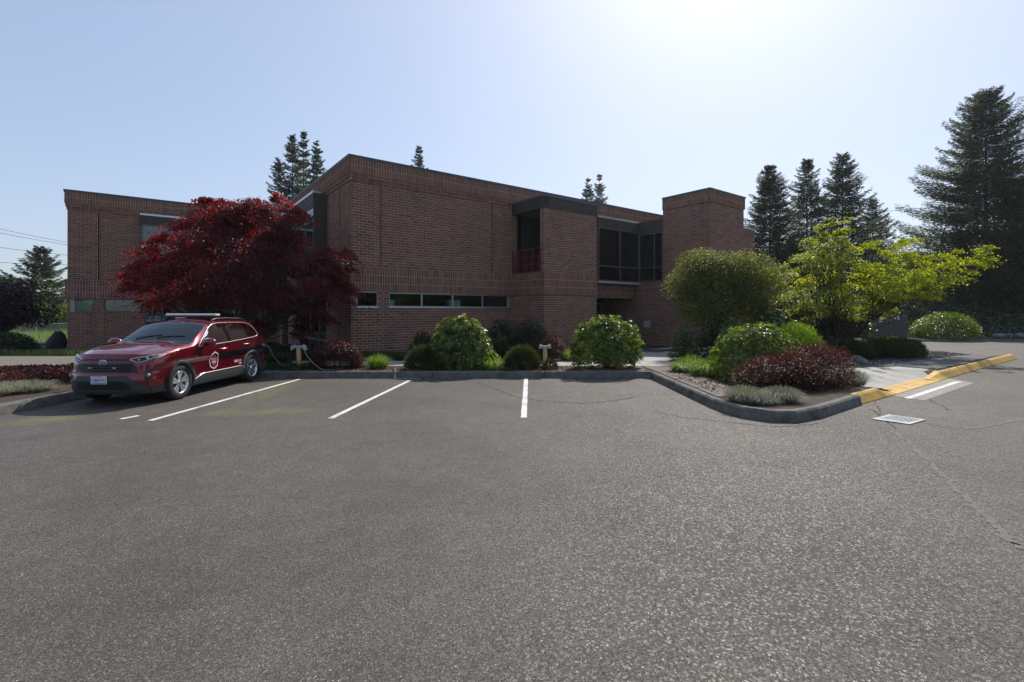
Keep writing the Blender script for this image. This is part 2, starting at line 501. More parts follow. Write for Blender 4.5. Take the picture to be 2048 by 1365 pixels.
# sidewalks
def sheet(name, poly, m_, off=.004, **k):
    return poly_mesh(name, poly, m_, off=off, step=1.0, **k)
for i in range(24):
    x0 = -30.0 + i * 1.5
    sheet('sidewalk', [(x0, 14.75), (x0 + 1.488, 14.75), (x0 + 1.488, 16.25), (x0, 16.25)], M['concrete'] if x0 > -9.5 else M['oldpath'], off=.006)
sheet('entrance_walk', [(4.3, 16.27), (6.9, 16.27), (10.2, 21.0), (8.4, 24.5), (6.2, 24)], M['concrete'], off=.006)
sheet('side_path', [(-30, 16.26), (-11.5, 16.26), (-13, 18.5), (-20.6, 18.6), (-22.5, 21.5), (-25.5, 25), (-42, 25)], M['oldpath'], off=.004)

# ------------------------------------------------------------------ kerbs
def resample(path, step):
    out = []; P = [Vector(p) for p in path]
    for a, b in zip(P, P[1:]):
        L = (b - a).length; n = max(1, int(L / step))
        for i in range(n): out.append(a.lerp(b, i / n))
    out.append(P[-1]); return out

def kerb_piece(name, path, m_, parent, h0=KZ, h1=KZ, wd=.16, lean=.03, rough=.004, seed=0):
    P = resample(path, .25); n = len(P); rr = random.Random(seed)
    rows = []
    for i, p in enumerate(P):
        d = (P[min(i + 1, n - 1)] - P[max(i - 1, 0)]).normalized()
        nn = Vector((-d.y, d.x))       # to the left of travel = bed side
        h = h0 + (h1 - h0) * i / max(1, n - 1)
        e = [rr.uniform(-rough, rough) for _ in range(4)]
        prof = [(0, -.05), (0, min(.02, h * .3)), (lean * .8, h - min(.03, h * .3) + e[0]), (lean + .02, h + e[1]), (wd, h + .002 + e[2] * .5), (wd, -.05)]
        rows.append([(p.x + nn.x * a, p.y + nn.y * a, z) for a, z in prof])
    m = MB(); m.grid(rows, flip=True)
    k = len(rows[0])
    m.add(rows[0], [tuple(range(k))]); m.add(rows[-1], [tuple(range(k))[::-1]])
    o = m.build(name, m_, parent=parent, merge=1e-4)
    return o

def split_path(path, L, gap=.012):
    P = resample(path, .1); pieces = []; cur = [P[0]]; acc = 0
    for a, b in zip(P, P[1:]):
        acc += (b - a).length; cur.append(b)
        if acc >= L:
            pieces.append(cur); cur = [b + (b - a).normalized() * gap]; acc = 0
    if len(cur) > 2: pieces.append(cur)
    return pieces

def kerb_run(name, path, m_, L, label, **kw):
    e = empty(name, (0, 0, 0), kind='structure', label=label)
    for i, pc in enumerate(split_path(path, L)):
        kerb_piece('kerb_stone', pc, m_, e, seed=i + int(path[0][0] * 10) % 97, **kw)
    return e
kerb_run('kerb', kerb_pts[:13], M['kerb'], 3.05, 'grey weathered concrete kerb round the parking bays')
yk = empty('yellow_kerb', kind='structure', label='yellow painted kerb beside the ramp and driveway')
kerb_piece('kerb_stone', [(6.955, 9.602), (7.95, 10.31)], M['yellow'], yk, seed=4, lean=.13, wd=.21)
kerb_piece('kerb_stone', [(7.96, 10.317), (8.6, 10.785)], M['yellow'], yk, KZ, .05, seed=5, lean=.14, wd=.3)
kerb_piece('kerb_stone', [(8.61, 10.793), (11.2, 12.72)], M['yellow'], yk, .05, .05, wd=.38, lean=.32, seed=6)
kerb_piece('kerb_stone', [(11.21, 12.728), (12.07, 13.37)], M['yellow'], yk, .05, KZ, seed=7, lean=.14, wd=.3)
kerb_piece('kerb_stone', [(12.08, 13.378), (14.65, 15.25)], M['yellow'], yk, seed=8, lean=.13, wd=.21)
kerb_piece('kerb_stone', [(14.662, 15.259), (19.7, 18.85)], M['yellow'], yk, seed=9, lean=.13, wd=.21)

# far kerb of the driveway
kf = empty('far_kerb', kind='structure', label='dark kerb on the far side of the driveway')
for i in range(12):
    a = 21.5 + i * 3.05
    kerb_piece('kerb_stone', [(a, 29.85 + .03 * i), (a + 3.03, 29.88 + .03 * i)], M['kerb'], kf, .14, .14, seed=40 + i)

# ------------------------------------------------------------------ markings on the asphalt
def strip(name, a, b, wd, m_, off=.004, jag=0, n=24, seed=1, **k):
    rr = random.Random(seed)
    a = Vector(a); b = Vector(b); d = (b - a).normalized(); nn = Vector((-d.y, d.x))
    rows = []
    for i in range(n + 1):
        p = a.lerp(b, i / n)
        e0, e1 = rr.uniform(-jag, jag), rr.uniform(-jag, jag)
        rows.append([(p.x + nn.x * (wd / 2 + e0), p.y + nn.y * (wd / 2 + e0), off), (p.x - nn.x * (wd / 2 + e1), p.y - nn.y * (wd / 2 + e1), off)])
    m = MB(); m.grid(rows, flip=False)
    return m.build(name, m_, **k)
for i, (a, b) in enumerate((((-6.106, 8.155), (-5.80, 13.2)), ((-3.127, 8.31), (-2.74, 12.95)), ((.205, 8.39), (.39, 13.36)))):
    strip('parking_line', a, b, .105, M['white'], jag=.004, seed=i, kind='structure')
strip('parking_line', (-6.70, 8.28), (-6.60, 8.55), .10, M['white'], kind='structure')

def crack(pts, wd, seed, m_=None, off=.0035, jit=.035, name='asphalt_crack'):
    rr = random.Random(seed)
    P = [Vector(p) for p in pts]; Q = []
    for a, b, c, d in zip([P[0]] + P[:-2], P[:-1], P[1:], P[2:] + [P[-1]]):
        for i in range(10):
            t = i / 10
            q = .5 * ((2 * b) + (c - a) * t + (2 * a - 5 * b + 4 * c - d) * t * t + (3 * b - a - 3 * c + d) * t ** 3)
            Q.append(q + Vector((rr.uniform(-jit, jit), rr.uniform(-jit, jit))))
    Q.append(P[-1])
    rows = []
    for i, p in enumerate(Q):
        d = (Q[min(i + 1, len(Q) - 1)] - Q[max(i - 1, 0)]).normalized(); nn = Vector((-d.y, d.x))
        ww = wd * rr.uniform(.25, 1.0) / 2
        rows.append([(p.x + nn.x * ww, p.y + nn.y * ww, off), (p.x - nn.x * ww, p.y - nn.y * ww, off)])
    m = MB(); m.grid(rows)
    return m.build(name, m_ or M['crack'], kind='structure')
crack([G(*p) for p in ((955, 766), (1000, 782), (1040, 796), (1090, 803), (1160, 807), (1220, 803), (1280, 793))], .030, 1)
crack([G(*p) for p in ((1310, 824), (1360, 834), (1420, 842), (1500, 850), (1560, 854), (1640, 848))], .026, 2)
crack([G(*p) for p in ((1740, 818), (1752, 826), (1770, 840), (1790, 858))], .03, 3)
crack([G(*p) for p in ((1745, 800), (1755, 815), (1760, 828))], .02, 4)
crack([G(*p) for p in ((1850, 790), (1862, 800), (1900, 822))], .02, 8)
crack([G(*p) for p in ((1780, 862), (1810, 880), (1860, 925), (1900, 965), (1950, 1010), (2000, 1060), (2048, 1100))], .085, 5, M['seam'], jit=.03, name='worn_seam')
crack([G(*p) for p in ((1852, 846), (1880, 852), (1930, 858), (1990, 850), (2048, 838))], .10, 6, M['seam'], jit=.02, name='worn_seam')
crack([G(*p) for p in ((530, 832), (600, 812), (680, 785), (730, 765))], .035, 7, M['seam'], jit=.02, name='worn_seam')

# gutter slab with its white stripe, by the yellow kerb
g = [G(1784.6, 792.3), G(1850, 801.5), G(1948.7, 766.7), G(1897.4, 757.4)]
m = MB(); m.add([(p[0], p[1], .004) for p in g], [(0, 1, 2, 3)]); m.build('gutter_slab', M['gutter'], kind='structure')
g = [G(1807, 797), G(1821.5, 798.7), G(1926, 763.6), G(1908, 764.4)]
m = MB(); m.add([(p[0], p[1], .008) for p in g], [(0, 1, 2, 3)]); m.build('gutter_stripe', M['white'], kind='structure')
# ramp and gravel on the island
rp = [(8.25, 11.1), (8.9, 11.2), (11.3, 13.0), (12.0, 13.95), (11.6, 14.6), (9.2, 14.0), (7.4, 12.9)]
def ramp_z(x, y):
    d = abs((x - 8.15) * -.597 + (y - 10.45) * .802)
    return .035 + (KZ - .03) * sm(.35, 1.6, d)
poly_mesh('ramp', rp, M['concrete'], off=.008, step=.25)
gp = [(8.5, 14.1), (11.6, 14.75), (12.3, 14.0), (14.4, 15.4), (18.0, 18.1), (16.8, 19.7), (13.5, 17.6), (9.5, 16.0)]
poly_mesh('gravel_bed', gp, M['gravel'], off=.004, step=.8)

# storm drain grate
ge = [Vector(G(1743.6, 839.9)), Vector(G(1819.5, 850.8)), Vector(G(1852, 841.5)), Vector(G(1778.5, 831.3))]
dc = sum(ge, Vector((0, 0))) / 4
gr = empty('drain_grate', (dc.x, dc.y, 0), label='pale square storm drain grate set in the asphalt by the yellow kerb', cat='drain grate')
q = [(p - dc) for p in ge]
def gq(u, v):
    return q[0] * (1 - u) * (1 - v) + q[1] * u * (1 - v) + q[2] * u * v + q[3] * (1 - u) * v
m = MB()
def slab(m, us, vs, z0, z1):
    pts = [gq(us[0], vs[0]), gq(us[1], vs[0]), gq(us[1], vs[1]), gq(us[0], vs[1])]
    m.add([(p.x, p.y, z0) for p in pts] + [(p.x, p.y, z1) for p in pts], [(0, 3, 2, 1), (4, 5, 6, 7), (0, 1, 5, 4), (1, 2, 6, 5), (2, 3, 7, 6), (3, 0, 4, 7)])
M['grate'] = m_speckle('pale_metal', (.34, .34, .33), (.50, .50, .49), 14, .6, .3, 60, dirt=(.16, .15, .14))
for (u0, u1, v0, v1) in ((0, 1, 0, .22), (0, 1, .9, 1), (0, .1, .22, .9), (.9, 1, .22, .9)):
    slab(m, (u0, u1), (v0, v1), 0, .018)
m.build('frame', M['grate'], parent=gr)
for i in range(9):
    m = MB(); u = .1 + i * .8 / 8.6
    slab(m, (u, u + .052), (.22, .53), .002, .016); slab(m, (u, u + .052), (.57, .9), .002, .016)
    m.build('bar', M['grate'], parent=gr)
m = MB(); slab(m, (.1, .9), (.53, .57), .002, .016); slab(m, (.1, .9), (.22, .9), .001, .0045); m.build('pan', M['panel'], parent=gr)

# ------------------------------------------------------------------ building
U = Vector((.8007, .5990)); V = Vector((-.5990, .8007)); C0 = Vector((AT(702, 17.7), 17.7))
def BW(s, t, z=0):
    p = C0 + U * s + V * t
    return (p.x, p.y, z)
TOP = 7.58
bl = empty('office_building', BW(0, 0, 0), label='two storey brown brick office building with flat roof and soldier brick bands', cat='building')
BINV = Vector(bl.location)
def bbuild(m, name, mats, parent=bl, **k):
    """parts of the building: vertices are kept relative to the building base"""
    m.v = [x - np.array(BINV) for x in m.v]
    return m.build(name, mats, parent=parent, **k)

def bbox(m, s0, s1, t0, t1, z0, z1, mi=0):
    v = [BW(s, t, z) for z in (z0, z1) for t in (t0, t1) for s in (s0, s1)]
    m.add(v, [(0, 2, 3, 1), (4, 5, 7, 6), (0, 1, 5, 4), (2, 6, 7, 3), (0, 4, 6, 2), (1, 3, 7, 5)], mi)

BRICKS = {'brick': [], 'soldier_brick': []}     # (center s,t,z, half a along wall, half z, axis)
MOR = MB()
TH = .25
def face(axis, pos, a0, a1, z0, z1, kind='stretcher', holes=(), off=0.0, out=-1, thick=TH, jit=.0, wall=True):
    """a brick face. axis 'u': wall along s at t=pos, axis 'v': wall along t at s=pos; out = direction of its normal"""
    p = pos + out * off
    zs = sorted({z0, z1, *[h[2] for h in holes], *[h[3] for h in holes]}); zs = [z for z in zs if z0 <= z <= z1]
    as_ = sorted({a0, a1, *[h[0] for h in holes], *[h[1] for h in holes]}); as_ = [a for a in as_ if a0 <= a <= a1]
    if wall:
        for i in range(len(as_) - 1):
            for j in range(len(zs) - 1):
                ca, cz = (as_[i] + as_[i + 1]) / 2, (zs[j] + zs[j + 1]) / 2
                if any(h[0] < ca < h[1] and h[2] < cz < h[3] for h in holes): continue
                pa, pb = sorted((p - out * .004, p - out * thick))
                lo_, hi_ = as_[i] + (.009 if i == 0 else 0), as_[i + 1] - (.009 if i == len(as_) - 2 else 0)
                if axis == 'u': bbox(MOR, lo_, hi_, pa, pb, zs[j], zs[j + 1])
                else: bbox(MOR, pa, pb, lo_, hi_, zs[j], zs[j + 1])
    J = .016
    if kind == 'stretcher':
        ch = .1016; L = .3048
        n = max(1, round((z1 - z0) / ch)); ch = (z1 - z0) / n
        for c in range(n):
            za, zb = z0 + c * ch + J / 2, z0 + (c + 1) * ch - J / 2
            a = a0 - (L / 2 if c % 2 else 0) - (a0 % L)
            while a < a1:
                lo, hi = max(a, a0) + J / 2, min(a + L, a1) - J / 2
                segs = [(lo, hi)]
                for h in holes:
                    if h[2] < zb - .02 and h[3] > za + .02:
                        ns = []
                        for (l, r) in segs:
                            if h[1] <= l or h[0] >= r: ns.append((l, r)); continue
                            if l < h[0]: ns.append((l, h[0]))
                            if r > h[1]: ns.append((h[1], r))
                        segs = ns
                for (l, r) in segs:
                    if r - l > .03:
                        BRICKS['brick'].append((axis, p, (l + r) / 2, (r - l) / 2, (za + zb) / 2, (zb - za) / 2, out))
                a += L
    else:
        rows = max(1, round((z1 - z0) / .305)); rh = (z1 - z0) / rows; wv = .1016
        n = max(1, round((a1 - a0) / wv)); wv = (a1 - a0) / n
        for c in range(rows):
            za, zb = z0 + c * rh + J / 2, z0 + (c + 1) * rh - J / 2
            for i in range(n):
                l, r = a0 + i * wv + J / 2, a0 + (i + 1) * wv - J / 2
                cc = (l + r) / 2
                if any(h[0] < cc < h[1] and h[2] < (za + zb) / 2 < h[3] for h in holes): continue
                BRICKS['soldier_brick'].append((axis, p, cc, (r - l) / 2, (za + zb) / 2, (zb - za) / 2, out))

ZB0, ZB1 = 2.60, 3.54          # mid band
ZP0, ZC0 = 6.95, 6.68          # parapet bottom, corbel bottom
def sx(px, t=0.0):
    """distance along a front wall that the surveyed photo column px stands for"""
    r = (px - 1024) / F
    p = C0 + V * t
    return (r * p.y - p.x) / (U.x - r * U.y)
def tx(px, s=0.0):
    r = (px - 1024) / F
    p = C0 + U * s
    return (r * p.y - p.x) / (V.x - r * V.y)

GL = -.5      # walls go below ground
# ---- main block, front wall (t = 0)
SB = 7.38; SE = 10.56; SN = 15.9; ST = 19.1
piers = [(sx(757), sx(778))]
win_low = [(sx(713), sx(757), 2.03, ZB0), (sx(778), sx(1018.5), 2.03, ZB0)]
g1, g2 = sx(761), sx(984)
face('u', 0, 0, SB + .3, GL, ZB0, holes=win_low)
face('u', 0, 0, SB + .3, ZB1, ZC0, holes=[(g1 - .04, g1, ZB1, ZC0), (g2 - .04, g2, ZB1, ZC0)])
face('u', 0, -.05, SB, ZB0, ZB1, 'soldier', off=.05)
face('u', 0, -.10, 21.6, ZP0, TOP - .08, 'soldier', off=.10)
face('u', 0, -.035, 21.6, ZC0, ZC0 + .135, 'stretcher', off=.035)
face('u', 0, -.07, 21.6, ZC0 + .135, ZP0, 'stretcher', off=.07)
# expansion joint strips
face('u', 0, g1, g1 + .09, ZB1, ZC0, 'stretcher', off=.02, wall=False)
face('u', 0, g2, g2 + .09, ZB1, ZC0, 'stretcher', off=.02, wall=False)
face('u', 0, sx(757), sx(778), GL, ZB0, 'stretcher', off=.03, wall=True, thick=.03)
# wall behind notch, balcony back wall
face('u', 0, SE, 21.6, ZB1, ZC0, holes=[(12.5, SN, ZB1, ZC0)])
# ---- main block, left wall (s = 0), normal -u
tb0, tb1 = 3.0, 9.0
lw_holes = [(tb0 + .05, tb1 - .05, ZB1 - .01, 6.80)]
gl_holes = [(tx(652), tx(596), GL, ZB0 + .001), (tx(576), tx(560), GL, ZB0 + .001), (tx(700), tx(683), 2.03, ZB0)]
gj = tx(679)
face('v', 0, 0, 13, GL, ZB0, holes=[(tx(652), tx(596), GL, ZB0), (tx(576), tx(560), GL, ZB0)])
face('v', 0, 0, 13, ZB1, ZC0, holes=[(tb0 + .05, tb1 - .05, ZB1, ZC0), (gj, gj + .05, ZB1, ZC0)])
face('v', 0, gj - .09, gj, GL, ZC0, 'stretcher', off=.02, wall=False)
face('v', 0, -.05, 13, ZB0, ZB1, 'soldier', off=.05)
face('v', 0, -.10, 13, ZP0, TOP - .08, 'soldier', off=.10)
face('v', 0, -.035, 13, ZC0, ZC0 + .135, off=.035)
face('v', 0, -.07, 13, ZC0 + .135, ZP0, off=.07)
# ---- balcony / stair block
tF = -2.22
face('u', tF, SB, SE, GL, ZB0)
face('u', tF, SB, SE, ZB1, 6.25)
face('u', tF, SB - .05, SE, ZB0, ZB1, 'soldier', off=.05)
face('v', SB, tF, 0, GL, ZB0)
face('v', SB, tF - .05, 0, ZB0, ZB1, 'soldier', off=.05)
face('v', SB, tF, tF + .22, ZB1, 6.25)
face('v', SE - .25, tF + .26, -.05, ZB1, 6.25, out=-1)
bbox(MOR, SE - .24, SE - .02, tF + .25, 0, GL, 6.2)
# ---- notch: band under the bay and along the tower side
face('u', 0, SE, SN, ZB0, ZB1 - .08, 'soldier', off=.10)
face('v', SN, -4.0, -.12, ZB0, ZB1 - .05, 'soldier', off=.02)
face('v', SN, -4.65, 2.4, GL, ZB0)
# ---- tower
tT = -4.65; TT = 7.87; tw0 = -1.98
SNt = 15.85
face('u', tT, SNt, ST, GL, 7.22)
face('u', tT, SNt - .05, ST + .05, 7.22, TT - .07, 'soldier', off=.05)
face('v', SNt, tT, tw0, ZB0 - .02, 7.22)
face('v', SNt, tT - .05, tw0, 7.22, TT - .07, 'soldier', off=.05)
bbox(MOR, ST - .25, ST, tT + .02, 0, GL, TT - .1)
bbox(MOR, SNt + .26, ST - .26, tw0 - .25, tw0 - .02, 6.2, TT - .1)
# ---- low block right of the tower
face('u', -3.67, ST + .02, 22.1, GL, 6.2)
face('u', -3.67, ST + .02, 22.1, 6.2, 6.55, 'soldier', off=.05)
# ---- left wing
tL = 12.98; sL = -9.0
lw = lambda px: sx(px, tL)
hl = [(lw(140), lw(187), 1.86, 2.48), (lw(209), lw(289), 1.86, 2.48), (lw(289), lw(345), GL, 2.48), (lw(372), lw(500), .6, 2.48)]
face('u', tL, sL, 0, GL, 2.48, holes=hl)
wl0, wl1 = lw(284), lw(505)
j1 = lw(198)
face('u', tL, sL, 0, 3.37, ZC0, holes=[(wl0, wl1, 3.37, ZC0), (j1 - .04, j1, 3.37, ZC0)])
face('u', tL, j1, j1 + .1, 3.37, ZC0, off=.02, wall=False)
face('u', tL, lw(187), lw(209), GL, 2.48, off=.03, thick=.03)
face('u', tL, sL - .08, 0, 2.48, 3.37, 'soldier', off=.08)
face('u', tL, sL - .10, 0, ZP0, TOP - .08, 'soldier', off=.10)
face('u', tL, sL - .035, 0, ZC0, ZC0 + .135, off=.035)
face('u', tL, sL - .07, 0, ZC0 + .135, ZP0, off=.07)
face('v', sL, tL, 24, GL, 2.48); face('v', sL, tL, 24, 3.37, ZP0)
face('v', sL, tL - .08, 24, 2.48, 3.37, 'soldier', off=.08); face('v', sL, tL - .1, 24, ZP0, TOP - .08, 'soldier', off=.10); face('v', sL, tL - .035, 24, ZC0, ZC0 + .135, off=.035); face('v', sL, tL - .07, 24, ZC0 + .135, ZP0, off=.07)

wallp = bbuild(MOR, 'brick_wall', M['mortar'])

def brick_verts(b):
    ax, p, ca, ha, cz, hz, out = b
    back = p - out * .02
    pts = []
    for (q, aa, zz) in ((p, -1, -1), (p, 1, -1), (p, 1, 1), (p, -1, 1), (back, -1, -1), (back, 1, -1), (back, 1, 1), (back, -1, 1)):
        a = ca + aa * ha; z = cz + zz * hz
        pts.append(BW(a, q, z) if ax == 'u' else BW(q, a, z))
    return pts
BF = [(0, 1, 2, 3), (1, 5, 6, 2), (5, 4, 7, 6), (4, 0, 3, 7), (3, 2, 6, 7), (0, 4, 5, 1)]
def px_area(b):
    ax, p, ca, ha, cz, hz, out = b
    x, y, z = BW(ca, p, cz) if ax == 'u' else BW(p, ca, cz)
    n = (-V if ax == 'u' else -U)
    v = Vector((x, y)); cosn = -(n.dot(v)) / v.length
    if cosn <= 0 or cz < .9 or b[5] * b[3] < .0012: return 0
    if ax == 'v' and p == 0: return 0
    return ha * hz * cosn / (y * y)
unit = bpy.data.meshes.new('brick')
unit.from_pydata([(-1, -1, -1), (1, -1, -1), (1, -1, 1), (-1, -1, 1), (-1, 1, -1), (1, 1, -1), (1, 1, 1), (-1, 1, 1)], [], BF)
unit.materials.append(M['brick'])
rotU = math.atan2(U.y, U.x); rotV = math.atan2(-V.y, -V.x)
for kind, L in BRICKS.items():
    order = sorted(range(len(L)), key=lambda i: -px_area(L[i]))
    big = set(order[:300])
    m = MB()
    VV = []; 
    rr = random.Random(5)
    for i, b in enumerate(L):
        jt = rr.uniform(-.0025, .0025)
        if i in big:
            ax, p, ca, ha, cz, hz, out = b
            pc = p - out * (.010 + jt)
            loc = Vector(BW(ca, pc, cz) if ax == 'u' else BW(pc, ca, cz)) - BINV
            o = bpy.data.objects.new(kind, unit); C.objects.link(o)
            o.parent = wallp; o.location = loc; o.scale = (ha, .010, hz)
            o.rotation_euler = (0, 0, rotU if ax == 'u' else rotV)
        else:
            b2 = (b[0], b[1] - b[6] * jt, *b[2:])
            m.add(brick_verts(b2), BF)
    o = bbuild(m, kind, M['brick'], parent=wallp, kind='stuff')

# caps, fascias, roofs
def cap_u(s0, s1, t, z, wd=.22, h=.09, name='roof_cap', mt='cap', o=.12):
    m = MB(); bbox(m, s0, s1, t - o, t + wd, z - h, z); bbox(m, s0, s1, t - o - .012, t + wd, z - .028, z + .006); return bbuild(m, name, M[mt])
def cap_v(t0, t1, s, z, wd=.22, h=.09, name='roof_cap', mt='cap', o=.12):
    m = MB(); bbox(m, s - o, s + wd, t0, t1, z - h, z); bbox(m, s - o - .012, s + wd, t0, t1, z - .028, z + .006); return bbuild(m, name, M[mt])
cap_u(-.13, 21.7, 0, TOP); cap_v(.222, 13.2, 0, TOP)
cap_u(sL - .13, -.15, tL, TOP); cap_v(tL + .222, 24, sL, TOP)
cap_u(SNt - .08, ST + .08, tT, TT, .2, .08, o=.07); cap_v(tT + .202, tw0, SNt, TT, .2, .08, o=.07)
cap_u(ST + .1, 22.2, -3.67, 6.62, .2, .07, mt='sill', o=.08)
m = MB(); bbox(m, .2, 21.8, .2, 26, 7.0, 7.1); bbox(m, sL + .2, .1, tL + .2, 24, 7.0, 7.1)
bbox(m, SNt + .2, ST - .1, tT + .2, tw0 - .1, 7.3, 7.4); bbox(m, ST, 22, -3.4, 0, 6.3, 6.4)
bbuild(m, 'roof', M['roof'])
# closing back walls and floors so that rooms are dark
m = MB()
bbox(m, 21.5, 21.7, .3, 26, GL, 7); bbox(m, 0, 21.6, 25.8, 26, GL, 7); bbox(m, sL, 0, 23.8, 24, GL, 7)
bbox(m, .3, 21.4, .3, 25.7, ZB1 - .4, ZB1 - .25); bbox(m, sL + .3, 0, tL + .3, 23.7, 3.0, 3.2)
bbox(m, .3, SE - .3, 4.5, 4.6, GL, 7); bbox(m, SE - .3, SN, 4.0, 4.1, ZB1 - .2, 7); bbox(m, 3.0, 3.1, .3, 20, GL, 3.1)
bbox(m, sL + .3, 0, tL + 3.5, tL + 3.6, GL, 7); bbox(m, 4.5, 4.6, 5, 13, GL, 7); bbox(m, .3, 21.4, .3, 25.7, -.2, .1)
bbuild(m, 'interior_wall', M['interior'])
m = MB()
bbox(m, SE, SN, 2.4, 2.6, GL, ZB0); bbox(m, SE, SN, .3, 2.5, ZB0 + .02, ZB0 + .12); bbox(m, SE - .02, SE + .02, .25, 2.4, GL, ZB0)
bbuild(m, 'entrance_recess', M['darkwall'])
# corrugated fascias: ribbed brown metal
def fascia(axis, pos, a0, a1, z0, z1, rib=.10, captop=True, dep=.04, name='fascia', capm='cap'):
    m = MB()
    n = max(1, int((a1 - a0) / rib)); st = (a1 - a0) / n
    def bx(lo, hi, d0, d1, za, zb, mi=0):
        if axis == 'u': bbox(m, lo, hi, pos - d1, pos - d0, za, zb, mi)
        else: bbox(m, pos - d1, pos - d0, lo, hi, za, zb, mi)
    bx(a0, a1, -.30, 0, z0, z1)
    for i in range(n):
        bx(a0 + i * st + .012, a0 + (i + 1) * st - .012, 0, dep * .5, z0 + .002, z1 - .002)
    if captop: bx(a0 - .03, a1 + .01, -.3, dep, z1, z1 + .09, 1)
    return bbuild(m, name, [M['fascia'], M[capm]])
# balcony roof
m = MB(); bbox(m, SB + .1, SE - .1, tF + .1, .0, 6.26, 6.3); bbuild(m, 'soffit', M['soffit'])
fascia('v', SB, tF - .02, -.0, 6.25, 6.72)
fascia('u', tF, SB - .02, SE + .05, 6.25, 6.72)
m = MB(); bbox(m, SB, SE, tF, 0, 6.72, 6.78); bbuild(m, 'roof', M['roof'])
m = MB(); bbox(m, SB + .05, SE - .28, tF + .28, -.02, ZB1 - .15, ZB1 - .02); bbuild(m, 'balcony_floor', M['concrete'])
m = MB(); bbox(m, SB + .5, SE - .5, -.08, -.03, ZB1, 6.2); bbox(m, SE - .30, SE - .26, tF + .3, -.1, ZB1, 6.2); bbuild(m, 'balcony_door', M['darkwall'])
# red railing of the balcony
rl = MB()
def rb(t0, t1, z0, z1, sp=SB - .005): bbox(rl, sp - .03, sp, t0, t1, z0, z1)
zt = 4.60
for z in (zt, 4.27, 3.93, 3.60): rb(tF + .2, -.02, z - .035, z)
n = 4
for i in range(n + 1):
    t = -.05 - i * (abs(tF) - .28) / n
    rb(t - .03, t + .03, ZB1, zt)
railing = bbuild(rl, 'railing', M['red'])
for i in range(n):
    rl = MB()
    t = -.05 - (i + .55) * (abs(tF) - .28) / n
    rb(t - .012, t + .012, ZB1, 4.26, SB + .06)
    bbuild(rl, 'baluster', M['red'], parent=railing)
# lamp bracket in balcony
m = MB(); m.tube([BW(SB + .35, tF + .55, 6.24), BW(SB + .35, tF + .55, 6.10)], .05, 8); bbuild(m, 'ceiling_lamp', M['alu'])

# windows ------------------------------------------------------------
def pane(axis, pos, a0, a1, z0, z1, parent, mt='glass', tilt=0):
    m = MB()
    if axis == 'u': bbox(m, a0, a1, pos, pos + .012, z0, z1)
    else: bbox(m, pos, pos + .012, a0, a1, z0, z1)
    return bbuild(m, 'pane', M[mt], parent=parent)
def window(axis, pos, a0, a1, z0, z1, mull=(), trans=(), fw=.05, fd=.08, fm='frame', gm='glass', low=None):
    m = MB()
    def bx(lo, hi, za, zb, d=fd):
        if axis == 'u': bbox(m, lo, hi, pos - d / 2, pos + d / 2, za, zb)
        else: bbox(m, pos - d / 2, pos + d / 2, lo, hi, za, zb)
    bx(a0, a0 + fw, z0, z1); bx(a1 - fw, a1, z0, z1)
    bx(a0 + fw, a1 - fw, z0, z0 + fw, fd * .98); bx(a0 + fw, a1 - fw, z1 - fw, z1, fd * .98)
    for a in mull: bx(a - fw / 2, a + fw / 2, z0 + fw, z1 - fw, fd * .96)
    for z in trans: bx(a0 + fw, a1 - fw, z - fw / 2, z + fw / 2, fd * .9)
    fr = bbuild(m, 'window', M[fm])
    ed = [a0 + fw / 2] + list(mull) + [a1 - fw / 2]; zs = [z0 + fw / 2] + list(trans) + [z1 - fw / 2]
    for i in range(len(ed) - 1):
        for j in range(len(zs) - 1):
            pane(axis, pos, ed[i] + fw * .4, ed[i + 1] - fw * .4, zs[j] + fw * .4, zs[j + 1] - fw * .4, fr,
                 low if (low and j == 0) else gm)
    return fr
def blinds(axis, pos, a0, a1, z0, z1, name='blind', mt='blind'):
    m = MB(); n = max(2, int((a1 - a0) / .11)); st = (a1 - a0) / n
    for i in range(n):
        lo, hi = a0 + i * st, a0 + (i + 1) * st
        k = .035 if i % 2 else .0
        if axis == 'u': m.add([BW(lo, pos + .02, z0), BW(hi - .008, pos + .055, z0), BW(hi - .008, pos + .055, z1), BW(lo, pos + .02, z1)], [(0, 1, 2, 3)])
        else: m.add([BW(pos + .02, lo, z0), BW(pos + .055, hi - .008, z0), BW(pos + .055, hi - .008, z1), BW(pos + .02, lo, z1)], [(0, 1, 2, 3)])
    return bbuild(m, name, M[mt])
window('u', .10, *win_low[0][:2], 2.03, ZB0, fm='alu', fw=.035)
window('u', .10, *win_low[1][:2], 2.03, ZB0, mull=[sx(845), sx(907), sx(967)], fm='alu', fw=.045)
# sills
for (a, b) in ((win_low[0][0], win_low[0][1]), (win_low[1][0], win_low[1][1])):
    m = MB(); bbox(m, a, b, -.02, .06, 1.995, 2.03); bbuild(m, 'sill', M['alu'])
# box on the sill seen through the strip window
m = MB(); bbox(m, sx(782), sx(796), .35, .6, 2.03, 2.32); bbuild(m, 'blind', M['blind'])
m = MB(); bbox(m, sx(912), sx(935), .6, .9, 2.0, 2.36); bbuild(m, 'blind', M['blind'])
# bay over entrance
bs0, bs1 = 12.62, SN
window('u', -.38, bs0, bs1 + .0, 3.46, 6.25, mull=[14.32], trans=[4.25], fw=.06, low='dkglass')
fascia('u', -.40, bs0 - .02, bs1 - .03, 6.25, 6.74, rib=.14, capm='alu')
m = MB(); bbox(m, bs0 - .05, bs1, -.50, -.1, 3.35, 3.45); bbuild(m, 'sill', M['sill'])
m = MB(); bbox(m, bs0 - .02, bs0 + .03, -.36, 0, 3.46, 6.25); bbuild(m, 'side_panel', M['frame'])
blinds('u', -.2, 14.95, 15.3, 4.28, 6.0)
